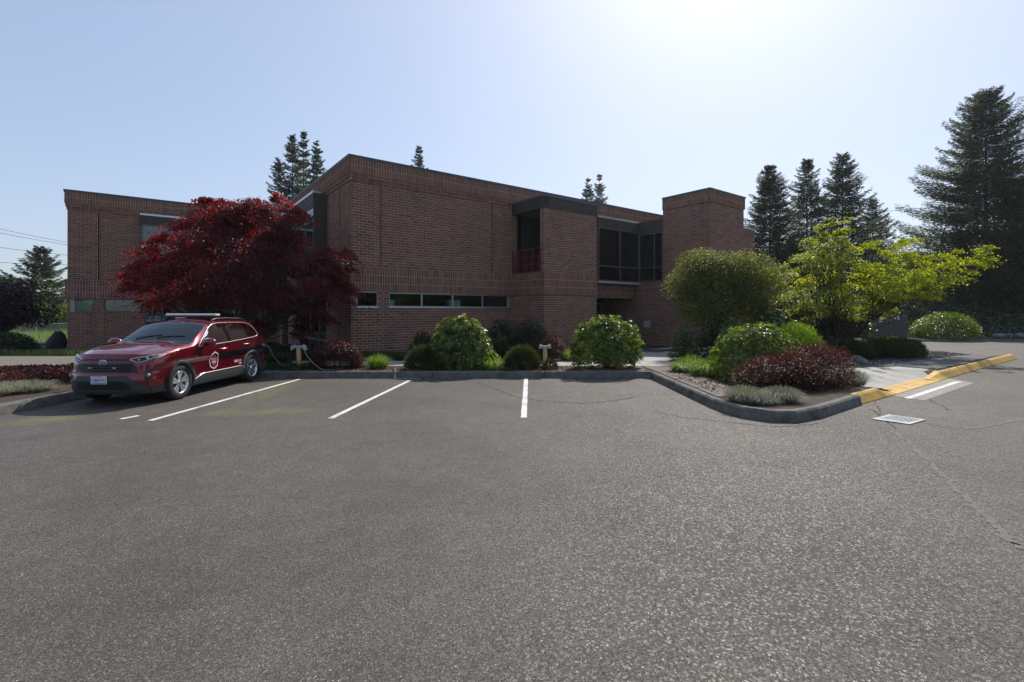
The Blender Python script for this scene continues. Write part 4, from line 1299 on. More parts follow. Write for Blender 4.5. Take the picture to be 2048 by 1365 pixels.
# gravel and mulch chips
def chips(name, n, region, size, mt, seed, zoff=.01):
    g = np.random.default_rng(seed)
    P = region(g, n); zz = np.array([gz(a, b) for a, b in P]) + zoff
    c = np.stack([P[:, 0], P[:, 1], zz + g.random(n) * size * .3], 1)
    Q = leafquads(c, nrm(g.normal(size=(n, 3)) * [1, 1, .3]), nrm(g.normal(size=(n, 3)) * .5 + [0, 0, 1]), size * g.uniform(.5, 1.3, n), size * g.uniform(.4, .9, n))
    return quadmesh(name, Q, M[mt], kind='stuff')
def reg_gravel(g, n):
    t = g.random(n); s_ = g.uniform(0, 1, n)
    x = 10 + t * 7.6; y = 14.2 + t * 4.3 + s_ * (1.6 - .3 * t); return np.stack([x, y], 1)
chips('gravel', 5000, reg_gravel, .05, 'gravel', 3)
def reg_box(x0, x1, y0, y1): return lambda g, n: np.stack([g.uniform(x0, x1, n), g.uniform(y0, y1, n)], 1)
chips('mulch', 2600, reg_box(-9, 3.6, 13.6, 14.7), .055, 'dryleaf', 4)
chips('mulch', 2200, lambda g, n: np.stack([4.1 + 3.2 * (t := g.random(n)), 8.9 + t * 1.4 + g.random(n) * (4.2 - t * 1.5)], 1), .05, 'soil', 5)
chips('fallen_leaves', 420, reg_box(-6, 3.4, 13.6, 14.6), .06, 'dryleaf', 7)
def reg_lot(g, n): return np.stack([g.uniform(-8, 3.7, n), 13.38 - np.abs(g.normal(size=n)) * .10], 1)
g_ = np.random.default_rng(8); n_ = 380; P_ = reg_lot(g_, n_)
quadmesh('leaf_litter', leafquads(np.stack([P_[:, 0], P_[:, 1], np.full(n_, .012)], 1), rdir(n_) * [1, 1, .2], nrm(g_.normal(size=(n_, 3)) * .3 + [0, 0, 1]), .035, .02), M['dryleaf'], kind='stuff')

# paving between kerb and beds on the right
pv = [[(4.0, 13.3), (4.95, 13.2), (5.1, 14.6), (3.95, 14.7)], [(4.0, 11.9), (4.9, 11.8), (4.94, 13.15), (4.0, 13.25)], [(3.99, 10.5), (4.8, 10.45), (4.88, 11.74), (4.0, 11.85)], [(3.99, 9.4), (4.7, 9.35), (4.79, 10.4), (3.99, 10.45)], [(5.0, 13.2), (5.9, 13.3), (6.0, 14.6), (5.15, 14.6)], [(2.0, 13.6), (3.75, 13.6), (3.9, 14.65), (2.3, 14.65)]]
pe = empty('paving', kind='structure', label='brown stone paving along the kerb on the right')
for q_ in pv:
    m = MB(); n = 4
    m.add([(x, y, KZ - .05) for x, y in q_] + [(x + .01, y + .01, KZ + .008) for x, y in q_], [(0, 3, 2, 1), (4, 5, 6, 7), (0, 1, 5, 4), (1, 2, 6, 5), (2, 3, 7, 6), (3, 0, 4, 7)])
    m.build('paving_slab', M['paver'], parent=pe)

# ------------------------------------------------------------------ shrubs of the front bed (left to right)
small_leaf_shrub('barberry', AT(672, 14.2), 14.2, .92, .42, .80, 9500, .050, 'barberry', 'rounded dark red barberry right of the left charging post', 70, lump=.22)
grass_clump('grass_clump', AT(757, 14.2), 14.2, .22, .42, 700, 'lgrass', 'bright lime grass tuft between barberry and grey walk', 71, spread=.30, wd=.012)
small_leaf_shrub('heather', AT(848, 14.0), 14.0, .52, .38, .64, 9000, .11, 'heather', 'low dark heather mound left of the big rhododendron', 72, sprig=True, W=.11, lump=.34)
rosette_shrub('rhododendron', AT(921, 14.3), 14.3, .95, .6, 1.42, 640, .140, 'rhodo', 'large rhododendron with spent pink flowers in front of the strip windows', 73, lump=.32)
grass_clump('grass_clump', AT(984, 13.9), 13.9, .24, .36, 600, 'lgrass', 'bright lime grass tuft right of the large rhododendron', 74, spread=.30, wd=.012)
small_leaf_shrub('heather', AT(1046, 14.0), 14.0, .50, .36, .64, 9000, .11, 'heather', 'dark clipped heather mound left of the right post', 75, sprig=True, W=.12, lump=.30)
small_leaf_shrub('dry_heather', AT(1099, 13.9), 13.9, .24, .2, .30, 1500, .07, 'heather', 'low sparse heather at the foot of the right post', 76, sprig=True, W=.2)
small_leaf_shrub('dry_heather', AT(1022, 14.2), 14.2, .26, .2, .42, 1500, .07, 'lgrass', 'small loose green tuft between lime grass and heather mound', 77, sprig=True, W=.14)
small_leaf_shrub('barberry', AT(1106, 16.6), 16.6, .52, .45, .86, 5500, .052, 'barberry', 'rounded barberry behind the right charging post', 78)
small_leaf_shrub('barberry', AT(1068, 17.0), 17.0, .5, .4, .70, 4000, .052, 'barberry', 'shaded barberry under the dark evergreen shrub', 79)
grass_clump('grass_clump', AT(1141, 16.4), 16.4, .24, .42, 600, 'lgrass', 'lime grass tuft between red barberry and second rhododendron', 80, spread=.34, wd=.012)
rosette_shrub('rhododendron', AT(1217, 14.3), 14.3, 1.02, .62, 1.42, 640, .135, 'rhodo', 'broad rhododendron in front of the entrance on a short stem', 81, lift=.12, lump=.24, sq=2.8)
for i, (px, D, rx, h_, n) in enumerate(((845, 17.4, .42, .95, 1800), (1005, 17.6, .75, 1.38, 3600), (1060, 17.9, .8, 1.40, 3800), (995, 16.9, .5, .9, 2000))):
    small_leaf_shrub('evergreen_shrub', AT(px, D), D, rx, .55, h_, n, .11, 'darkleaf',
                     ['dark evergreen shrub against the wall left of the rhododendron', 'dark evergreen shrub against the wall right of the large rhododendron', 'dark evergreen shrub at the foot of the stair block', 'low dark evergreen shrub in front of the wall shrubs'][i], 82 + i, W=.36, lump=.25, shell=.6)
# strips of dark grass at the wall
def grass_strip(name, x0, x1, y0, y1, n, h_, mt, label, seed):
    g = np.random.default_rng(seed)
    Q = blades(n, .02, h_, .16, seed, .012)
    P = np.stack([g.uniform(x0, x1, n), g.uniform(y0, y1, n)], 1); z = np.array([gz(a, b) for a, b in P])
    Q[:, :, :2] += np.tile(P, (3, 1))[:, None, :]; Q[:, :, 2] += np.tile(z, 3)[:, None] - .01
    return tag(quadmesh(name, Q, M[mt]), kind='stuff')
grass_strip('border_grass', -5.9, -2.3, 16.4, 17.4, 5200, .34, 'dgrass', '', 90)
grass_strip('border_grass', -20.8, -13, 18.7, 22.2, 6500, .26, 'dgrass', '', 91)
grass_strip('ground_cover', -9, -5.6, 13.7, 14.7, 2600, .22, 'dgrass', '', 92)
for i, (px, D, rx, h_) in enumerate(((556, 14.6, .4, .45), (540, 16.8, .7, .65), (640, 17.2, .5, .45), (585, 17.5, .6, .5))):
    small_leaf_shrub('ground_shrub', AT(px, D), D, rx, .4, h_, 1800, .07, 'darkleaf', ['low shaded shrub behind the rear of the red car', 'shaded shrub below the maple behind the car', 'shaded shrub under the maple before the glazed door', 'shaded shrub between the post and the building'][i], 93 + i, group='shaded shrubs under the maple')

# right group
small_leaf_shrub('leucothoe', AT(1368, 16.2), 16.2, .52, .4, 1.28, 1500, .12, 'ivy', 'upright shrub with pale edged leaves at the tower corner', 100, W=.35, lump=.3, shell=.8)
e = round_tree('pieris_tree', AT(1440, 17.8), 17.8, 4.45, 2.1, 1.5, 40000, .078, 'pieris', 'large domed evergreen shrub in front of the brick tower', 101, crown0=.30, lobes=26, cat='shrub', bark='palebark')
round_tree('pieris_tree', AT(1518, 18.2), 18.2, 3.95, .95, .8, 12000, .078, 'pieris', 'narrow evergreen shrub right of the large domed one', 102, crown0=.36, lobes=12, cat='shrub', bark='palebark')
small_leaf_shrub('evergreen_shrub', AT(1440, 17.0), 17.0, .95, .6, 1.35, 4200, .10, 'darkleaf', 'dark shrub in the shade under the domed evergreen', 103, W=.4, lump=.25, shell=.7)
rosette_shrub('photinia', AT(1468, 15.6), 15.6, .66, .5, 1.36, 330, .11, 'ivy', 'glossy leaved shrub with pale shine left of the bank', 104, lump=.3, wide=.4)
rosette_shrub('photinia', AT(1548, 16.6), 16.6, 1.0, .6, 1.62, 520, .11, 'ivy', 'glossy green shrub at the foot of the ivy bank', 105, lump=.25, wide=.4)
small_leaf_shrub('ivy_bank', AT(1600, 21.6), 21.6, 2.4, 2.0, 2.1, 22000, .12, 'ivy', 'sunlit bank covered in ivy between tower and vine maple', 106, W=.7, shell=.3, lump=.22, cat='ivy')
small_leaf_shrub('cypress_mound', AT(1594, 15.6), 15.6, .82, .55, 1.28, 8000, .10, 'lgrass', 'soft light green mound behind the right rhododendron', 107, sprig=True, W=.2)
rosette_shrub('rhododendron', AT(1512, 11.9), 11.9, 1.12, .65, 1.28, 900, .105, 'rhodo', 'sprawling rhododendron behind the dark red hedge', 108, lump=.22, wide=.30, sq=2.5)
for i, (px, D, r_, h_) in enumerate(((1385, 13.8, .34, .42), (1412, 12.6, .34, .42), (1362, 13.4, .2, .3))):
    grass_clump('grass_clump', AT(px, D), D, r_, h_, 900, 'lgrass', ['lime grass tuft at the walk behind the other right tufts', 'largest lime grass tuft left of the sprawling rhododendron', 'small lime grass tuft nearest to the entrance walk'][i], 110 + i, spread=.34, wd=.011)
small_leaf_shrub('barberry_hedge', AT(1568, 10.45), 10.45, .86, .55, .74, 24000, .036, 'barberry', 'dark red barberry hedge, left lower part by the kerb corner', 115, lump=.16, sq=3, shell=.9)
small_leaf_shrub('barberry_hedge', AT(1630, 10.9), 10.9, .80, .6, .94, 24000, .036, 'barberry', 'dark red barberry hedge, right taller part by the ramp', 116, lump=.18, sq=2.8, shell=.9)
grass_clump('fescue_tuft', AT(1488, 8.95), 8.95, .24, .30, 1900, 'fescue', 'blue grey fescue tuft, left one at the kerb corner', 117, spread=.27, wd=.005, droop=.8)
grass_clump('fescue_tuft', AT(1563, 9.0), 9.0, .24, .28, 1900, 'fescue', 'blue grey fescue tuft, right one at the kerb corner', 118, spread=.27, wd=.005, droop=.8)
grass_clump('fescue_tuft', AT(1525, 8.75), 8.75, .17, .19, 1000, 'fescue', 'low dry fescue between the two blue tufts', 119, spread=.22, wd=.005, droop=1)
grass_clump('fescue_tuft', AT(1700, 11.2), 11.2, .28, .36, 1500, 'fescue', 'fescue tuft at the right end of the red hedge by the ramp', 120, spread=.30, wd=.006, droop=.8)
for i, (px, D, rx, h_) in enumerate(((1690, 16.8, 1.0, .62), (1760, 17.2, 1.15, .62), (1806, 17.8, .75, .55))):
    small_leaf_shrub('juniper', AT(px, D), D, rx, .7, h_, 7000, .13, 'juniper', ['dark spreading juniper behind the grey boulder', 'dark spreading juniper below the metal cabinet', 'juniper at the driveway end of the island'][i], 121 + i, sprig=True, W=.17, lump=.25)
rosette_shrub('young_shrub', AT(1775, 18.6), 18.6, .35, .3, .75, 45, .12, 'rhodo', 'small bright sprig in front of the metal cabinet', 125)
small_leaf_shrub('evergreen_shrub', AT(1678, 21.5), 21.5, .9, .8, 1.05, 5500, .10, 'ivy', 'light speckled shrub under the stems of the vine maple', 126, W=.5, lump=.3)
small_leaf_shrub('round_shrub', AT(1892, 29.3 + 1.8), 31.1, 2.0, 1.3, 1.75, 11000, .12, 'rhodo', 'rounded green shrub across the driveway', 127, W=.4, lump=.1, z=.12)
# bank on the right: dark ivy ground cover on the slope
g_ = np.random.default_rng(77); n_ = 42000
x_ = g_.uniform(14, 62, n_); y_ = g_.uniform(31.8, 44, n_)
z_ = np.array([gz(a, b) for a, b in zip(x_, y_)])
bumpz = .35 * np.abs(np.sin(x_ * .9) * np.sin(y_ * 1.1 + x_ * .3)) + .1
Q = leafquads(np.stack([x_, y_, z_ + bumpz * g_.random(n_) ** .4 * 1.5], 1), rdir(n_), nrm(g_.normal(size=(n_, 3)) * .6 + [0, -.3, 1]), .24 * g_.uniform(.6, 1.3, n_), .17)
quadmesh('bank_ground_cover', Q, M['darkleaf'], kind='stuff')
m = MB()
xs = np.linspace(20, 90, 30); ys = np.linspace(43, 80, 14)
m.grid([[(x, y, gz(x, y) + .05) for x in xs] for y in ys])
m.build('lawn', M['meadow'], kind='structure')
# trees across the lot behind the viewer, seen mirrored in the window glass
for i, (x, y, h_, r_) in enumerate(((50, -5, 11, 6), (-28, -34, 10, 6.5), (36, -7, 9, 5), (27, -34, 11, 7), (-14, -36, 9, 6.5), (0, -38, 10, 7), (13, -37, 10, 7), (44, -12, 12, 7), (56, 2, 13, 8), (60, -14, 13, 8), (70, 14, 14, 8))):
    round_tree('leafy_tree', x, y, h_, r_, 5, 4200, .75, 'farleaf', ['leafy tree off to the right mirrored in the middle of the strip window', 'leafy tree at the left behind the viewer mirrored in the lower left panes', 'lower leafy tree off to the right mirrored in the small strip window', 'leafy tree right behind the viewer between the others', 'leafy tree behind the viewer mirrored in the left wing', 'broad leafy tree behind the viewer, middle one of three', 'leafy tree behind the viewer, right one of three', 'leafy tree off to the right mirrored in the strip window', 'tall leafy tree off to the right beside the lot', 'tall leafy tree far off to the right, behind the others', 'tallest leafy tree off to the right by the driveway'][i], 160 + i, z=0, crown0=.06, lobes=12)
# distant backdrop wood low behind everything
for i, (px, D, hh, rr_) in enumerate(((1820, 75, 9, 8), (1900, 78, 8, 9), (2030, 74, 9, 9), (1500, 80, 9, 8))):
    round_tree('leafy_tree', AT(px, D), D, hh, rr_, 5, 6000, .6, 'farleaf', ['distant leafy tree left of the large right fir', 'distant leafy tree behind the large right fir', 'distant leafy tree at the far right edge', 'distant leafy tree behind the tower'][i], 130 + i, z=4.0, crown0=.05)

# left side of the lot
small_leaf_shrub('barberry_hedge', AT(70, 11.6), 11.6, 1.5, .6, .36, 9000, .055, 'barberry', 'long low dark red barberry hedge at the left edge', 140, lump=.12, sq=3.4)
small_leaf_shrub('barberry_hedge', AT(-60, 10.6), 10.6, 1.3, .6, .36, 5000, .055, 'barberry', 'dark red barberry hedge running out past the left edge', 141, lump=.12, sq=3)
small_leaf_shrub('barberry_hedge', AT(190, 12.6), 12.6, .9, .5, .40, 4500, .055, 'barberry', 'shaded barberry beside the front corner of the car', 142, lump=.14)
for i, (px, D) in enumerate(((18, 10.0), (62, 10.1), (-14, 9.6))):
    grass_clump('fescue_tuft', AT(px, D), D, .28, .24, 1300, 'fescue', ['dry fescue tuft cut by the left edge behind the kerb', 'blue green fescue tuft behind the left kerb', 'fescue tuft just past the left edge'][i], 143 + i, spread=.30, wd=.006, droop=.8)
# dark mass at the lower left distance
small_leaf_shrub('evergreen_shrub', AT(5, 22.5), 22.5, 1.6, .9, .95, 5000, .12, 'darkleaf', 'dark low shrub under the purple tree', 147, z=-.05)

# ------------------------------------------------------------------ posts, cables, cabinet, wires
M['tan'] = m_speckle('tan_paint', (.44, .30, .13), (.52, .36, .17), 4, .6, .1, 60)
M['cord'] = mat('cord', (.24, .25, .25), .55)
M['rubber'] = mat('rubber', (.018, .018, .018), .7)
M['galv'] = m_speckle('galvanised', (.26, .27, .29), (.46, .47, .50), 22, .4, .1, 60)
def post(px, D, tilt, label, ws=1.0):
    x = AT(px, D); e = empty('power_post', (x, D, gz(x, D) - .005), label=label, cat='power post', group='tan power posts behind the kerb')
    m = MB(); m.tube([(0, 0, -.05), (0, 0, .62)], .062, 16); m.build('post', M['tan'], parent=e, smooth=True)
    m = MB(); m.box(-.15 * ws, -.05, .62, .15 * ws, .05, .69); bevel(m.build('outlet_box', M['galv'], parent=e), .012)
    for s_ in (-1, 1):
        m = MB()
        k_ = s_ * ws * .82
        a = [(k_ * .17, -.07, .60 - tilt * .3), (k_ * .17, .07, .60 - tilt * .3), (k_ * .27, .07, .61 - tilt), (k_ * .27, -.07, .61 - tilt)]
        b = [(k_ * .13, -.06, .72), (k_ * .13, .06, .72), (k_ * .245, .06, .71 - tilt * .2), (k_ * .245, -.06, .71 - tilt * .2)]
        m.add(a + b, [(0, 3, 2, 1), (4, 5, 6, 7), (0, 1, 5, 4), (1, 2, 6, 5), (2, 3, 7, 6), (3, 0, 4, 7)])
        bevel(m.build('outlet_cover', M['galv'], parent=e), .014)
    return e
post(597.5, 13.9, .06, 'tan power post with two grey outlet covers between the car and the barberry')
post(1090, 13.9, .0, 'tan power post with flat grey outlet box between heather mound and barberry', .80)
m = MB(); x0 = AT(609, 13.9); zc = gz(x0, 13.9)
m.tube([(x0, 13.85, zc + .60), (x0 + .10, 13.8, zc + .42), (x0 + .28, 13.76, zc + .22), (x0 + .48, 13.74, zc + .06), (x0 + .62, 13.74, zc + .01), (x0 + .9, 13.76, zc + .01)], .011, 6)
m.build('power_cable', M['cord'], smooth=True, label='grey cable hanging from the left post to the bed on its right', cat='cable')

# ------------------------------------------------------------------ the red car (x forward, y to its left, z up)
def carpaint():
    m = mat('red_car_paint', (.15, .002, .010), .24, .48, .5, 1.0)
    t = NT(m); 
    c = t.mix(t.ramp(t.noise(900, 2), [(.45, (0, 0, 0)), (.75, (1, 1, 1))]), (.145, .002, .010), (.24, .003, .016)); t.base(c)
    return m
M['paint'] = carpaint()
M['clad'] = m_speckle('grey_plastic', (.050, .051, .054), (.064, .065, .068), 20, .6, .1, 200)
M['blackp'] = mat('black_plastic', (.012, .012, .012), .4)
M['gloss'] = mat('black_gloss', (.01, .01, .01), .12)
M['chrome'] = mat('chrome', (.82, .83, .85), .28, .75)
M['rim'] = mat('alloy', (.75, .76, .78), .25, .9)
M['tyre'] = m_speckle('tyre', (.020, .020, .020), (.032, .032, .032), 20, .85, .2, 60)
M['lamp'] = mat('lamp_lens', (.45, .48, .5), .06, .2, .8, 1)
M['decal'] = mat('white_decal', (.72, .72, .72), .4)
M['reddec'] = mat('red_decal', (.45, .02, .03), .4)
M['plate'] = mat('plate_white', (.62, .66, .68), .45)
M['plateblue'] = mat('plate_blue', (.03, .06, .22), .5)
M['seat'] = mat('seat_fabric', (.05, .05, .052), .85)

CARYAW = R(-90 - 1.2)
car = empty('parked_suv', (-7.84, 11.52, .0), CARYAW, label='red SUV with fire badge, black stripe and white roof light bar, parked nose out', cat='car')
# the local origin lies on the ground midway between the axles; X below counts from the front bumper backwards
XF = 2.27
def Lp(x, y, z): return (XF - x, y, z)

def interp(tab, x):
    if x <= tab[0][0]: return tab[0][1]
    for (a, va), (b, vb) in zip(tab, tab[1:]):
        if x <= b:
            t = (x - a) / (b - a)
            return va + (vb - va) * t
    return tab[-1][1]
def smooth_tab(tab, x, r=.07):
    return (interp(tab, x - r) + 2 * interp(tab, x) + interp(tab, x + r)) / 4
ZR = [(0, .975), (.35, 1.03), (.8, 1.085), (1.28, 1.125), (1.38, 1.15), (2.00, 1.525), (2.3, 1.59), (2.55, 1.61), (3.0, 1.615), (3.6, 1.60), (4.0, 1.55), (4.25, 1.43), (4.45, 1.22), (4.6, 1.00)]
YR = [(0, .80), (.35, .835), (.8, .845), (1.28, .84), (1.40, .825), (2.0, .72), (2.5, .69), (3.2, .69), (3.7, .68), (4.0, .67), (4.25, .66), (4.45, .76), (4.6, .80)]
ZBt = [(0, .90), (.35, .96), (.8, 1.01), (1.28, 1.05), (1.4, 1.06), (2.4, 1.10), (3.2, 1.14), (3.9, 1.20), (4.3, 1.20), (4.6, .96)]
WX = [(0, .80), (.12, .845), (.3, .885), (.55, .912), (1.0, .925), (2, .927), (3.6, .927), (4.1, .915), (4.35, .89), (4.6, .83)]
SHZ = [(.20, .93), (.30, .965), (.42, .982), (.60, .968), (.72, .965), (.84, 1.0), (.94, .995), (1.2, .955)]
CR = [(0, .035), (.8, .05), (1.3, .05), (1.45, .09), (1.75, .10), (2.05, .075), (2.4, .07), (3, .07), (3.9, .075), (4.3, .09), (4.6, .04)]
zr = lambda x: smooth_tab(ZR, x); yr = lambda x: smooth_tab(YR, x); zb = lambda x: smooth_tab(ZBt, x)
wx = lambda x: smooth_tab(WX, x)
def side_y(x, z):
    """half width of the body side at height z"""
    b = zb(x)
    if z <= b:
        return wx(x) * interp(SHZ, z * (1.0 / max(b, .9)) * .98 if b < 1 else z * .98 / 1.0 if z < .9 else z)
    yb = wx(x) * interp(SHZ, b)
    t = (z - b) / max(.001, zr(x) - b)
    return yb + (yr(x) - yb) * t + .018 * math.sin(math.pi * min(1, t))
def fx(y): return .30 * (abs(y) / .86) ** 3.2
def gzf(z):
    return interp([(.2, .14), (.3, .05), (.5, .0), (.62, .02), (.7, .055), (.82, .07), (.9, .10), (1.05, .19)], z)
def warp(x, y, z):
    """push the front of the shell into the curve of the nose"""
    k = max(0.0, 1 - x / .9)
    return x + (fx(y) + gzf(min(z, 1.0))) * k
def tail(x, y, z):
    """round the rear in plan"""
    k = max(0.0, (x - 3.9) / .7)
    return x - .16 * (abs(y) / .9) ** 3 * k
def top_z(x, y):
    q = min(1, abs(y) / max(.01, yr(x)))
    z = zr(x) + smooth_tab(CR, x) * (1 - q ** 2.2)
    if x < 1.35:      # raised bonnet centre with flanking creases
        z += .026 * (1 - sm(.44, .52, abs(y))) * sm(0, .25, x)
    return z

# windows in side view: polygons (x, z)
WF = [(1.56, 1.085), (1.58, 1.13), (2.04, 1.455), (2.20, 1.525), (2.36, 1.55), (2.50, 1.56), (2.60, 1.12), (2.0, 1.095)]
WRR = [(2.72, 1.13), (2.64, 1.555), (3.30, 1.545), (3.46, 1.17)]
WQ = [(3.54, 1.18), (3.40, 1.55), (3.60, 1.53), (3.80, 1.45), (3.94, 1.28), (3.86, 1.205)]
def inpoly(px_, pz_, poly):
    c = False
    for i in range(len(poly)):
        a, b = poly[i], poly[i - 1]
        if (a[1] > pz_) != (b[1] > pz_) and px_ < (b[0] - a[0]) * (pz_ - a[1]) / (b[1] - a[1]) + a[0]: c = not c
    return c
def shrink(poly, k=.02):
    cx = sum(p[0] for p in poly) / len(poly); cz = sum(p[1] for p in poly) / len(poly)
    out = []
    for x, z in poly:
        d = math.hypot(x - cx, z - cz); f = max(0, 1 - k / d); out.append((cx + (x - cx) * f, cz + (z - cz) * f))
    return out
WXF, WXR = .93, 3.62      # axle positions
AR = .405
nx = 240
X = np.linspace(0, 4.6, nx)
zlow = .235
body = MB()
holes_ = [shrink(w_, .012) for w_ in (WF, WRR, WQ)]
for sgn in (1, -1):
    nz_ = 64
    P = []; mask = []
    for x in X:
        row = []; mr = []
        b_, r_ = zb(x), zr(x)
        zs_ = list(np.linspace(zlow, b_, 40)) + list(np.linspace(b_, r_, 25))[1:]
        for z in zs_:
            y = side_y(x, z)
            xx = tail(warp(x, y, z), y, z)
            row.append((XF - xx, sgn * y, z))
            cut = ((x - WXF) ** 2 + (z - .36) ** 2 < AR ** 2) or ((x - WXR) ** 2 + (z - .36) ** 2 < AR ** 2) or any(inpoly(x, z, h_) for h_ in holes_)
            mr.append(not cut)
        P.append(row); mask.append(mr)
    body.grid(P, 0, flip=(sgn < 0), mask=mask)
# top: bonnet, roof (the windscreen area is left open for the glass)
ny = 41
def wscreen(x, y): 
    q = abs(y) / yr(x)
    lo = 1.34; hi = 2.03
    return lo < x < hi and q < .93
P = []; mask = []
for x in X:
    row = []; mr = []
    for j in range(ny):
        q = -1 + 2 * j / (ny - 1); y = yr(x) * q; z = top_z(x, y)
        row.append((XF - tail(warp(x, y, z), y, z), y, z)); mr.append(not (wscreen(x + .01, y) and wscreen(x - .0, y)))
    P.append(row); mask.append(mr)
body.grid(P, 0, flip=False, mask=mask)
# nose
P = []
NZ = 40
def nose_pt(y, t, off=0.0):
    q = y / .80
    zt = top_z(0, q * yr(0)); z = zlow + (zt - zlow) * t
    yy = q * side_y(0, min(z, zb(0) + (zr(0) - zb(0)) * .999)) if z > .0 else y
    yy = q * side_y(0, min(z, zr(0) - .001))
    x = fx(yy) + gzf(min(z, 1.0))
    return (XF - x + off, yy, z)
for j in range(49):
    y = -.80 + 1.6 * j / 48
    P.append([nose_pt(y, k / NZ) for k in range(NZ + 1)])
body.grid(P, 0, flip=True)
# tail panel
P = []
for j in range(25):
    q = -1 + 2 * j / 24
    row = []
    for k in range(25):
        t = k / 24
        zt = top_z(4.6, q * yr(4.6)); z = zlow + (zt - zlow) * t
        y = q * side_y(4.6, min(z, zr(4.6) - .001))
        row.append((XF - tail(4.6, y, z) + 0, y, z))
    P.append(row)
body.grid(P, 0, flip=False)
bo = body.build('body', M['paint'], parent=car, smooth=True, merge=.0015)
es = bo.modifiers.new('edge', 'EDGE_SPLIT'); es.split_angle = R(40)

def side_pt(x, z, off, sgn=1):
    y = side_y(x, z)
    return (XF - tail(warp(x, y, z), y, z), sgn * (y + off), z)
def side_panel(name, poly, off, m_, parent, sgn=1, res=.03, thick=0):
    """panel that follows the body side inside polygon (x, z)"""
    pts = [Vector(p) for p in poly]
    edges = []; V2 = []
    n0 = len(pts)
    for i in range(n0):
        a, b = pts[i], pts[(i + 1) % n0]; k = max(1, int((b - a).length / res))
        for j in range(k): V2.append(a.lerp(b, j / k))
    nb_ = len(V2); edges = [(i, (i + 1) % nb_) for i in range(nb_)]
    x0, x1 = min(p.x for p in pts), max(p.x for p in pts); z0, z1 = min(p.y for p in pts), max(p.y for p in pts)
    for i in range(1, int((x1 - x0) / res / 1.5) + 1):
        for j in range(1, int((z1 - z0) / res / 1.5) + 1):
            q = (x0 + i * res * 1.5, z0 + j * res * 1.5)
            if inpoly(q[0], q[1], [(p.x, p.y) for p in pts]): V2.append(Vector(q))
    v, e_, f, *_ = delaunay_2d_cdt(V2, edges, [], 1, 1e-5)
    m = MB(); fs = []
    for q in f:
        a = sum(v[i].cross(v[j]) for i, j in zip(q, q[1:] + q[:1]))
        q = tuple(q) if (a > 0) == (sgn < 0) else tuple(q)[::-1]
        fs.append(q)
    m.add([side_pt(p.x, p.y, off, sgn) for p in v], fs)
    o = m.build(name, m_, parent=parent, smooth=True)
    return o
def nose_panel(name, poly, off, m_, parent, res=.03):
    pts = [Vector(p) for p in poly]; V2 = []
    for i in range(len(pts)):
        a, b = pts[i], pts[(i + 1) % len(pts)]; k = max(1, int((b - a).length / res))
        for j in range(k): V2.append(a.lerp(b, j / k))
    nb_ = len(V2); edges = [(i, (i + 1) % nb_) for i in range(nb_)]
    x0, x1 = min(p.x for p in pts), max(p.x for p in pts); z0, z1 = min(p.y for p in pts), max(p.y for p in pts)
    for i in range(1, int((x1 - x0) / res) + 1):
        for j in range(1, int((z1 - z0) / res) + 1):
            q = (x0 + i * res, z0 + j * res)
            if inpoly(q[0], q[1], [(p.x, p.y) for p in pts]): V2.append(Vector(q))
    v, e_, f, *_ = delaunay_2d_cdt(V2, edges, [], 1, 1e-5)
    m = MB()
    m.add([(XF - fx(p.x) - gzf(min(p.y, 1.0)) + off, p.x, p.y) for p in v], [tuple(q) if sum(v[i].cross(v[j]) for i, j in zip(q, q[1:] + q[:1])) > 0 else tuple(q)[::-1] for q in f])
    return m.build(name, m_, parent=parent, smooth=True)

# cabin
m = MB()
m.box(XF - 4.4, -.60, .30, XF - 1.5, .60, .42)
m.box(XF - 1.75, -.74, .60, XF - 1.45, .74, 1.02)
m.build('cabin', M['blackp'], parent=car)
for (x, y) in ((2.6, .38), (2.6, -.38), (3.5, .38), (3.5, -.38)):
    m = MB()
    m.box(XF - x - .05, y - .24, .42, XF - x + .48, y + .24, .66)
    m.box(XF - x - .18, y - .23, .55, XF - x - .04, y + .23, 1.16); m.box(XF - x - .19, y - .12, 1.19, XF - x - .08, y + .12, 1.38)
    bevel(m.build('seat', M['seat'], parent=car), .04, 3)
m = MB()
pts = [(XF - 1.98 + .06 * math.sin(a) * .5, .38 + .185 * math.cos(a), .98 + .185 * math.sin(a)) for a in np.linspace(0, 2 * math.pi, 25)]
m.tube(pts, .016, 6); m.build('steering_wheel', M['blackp'], parent=car)
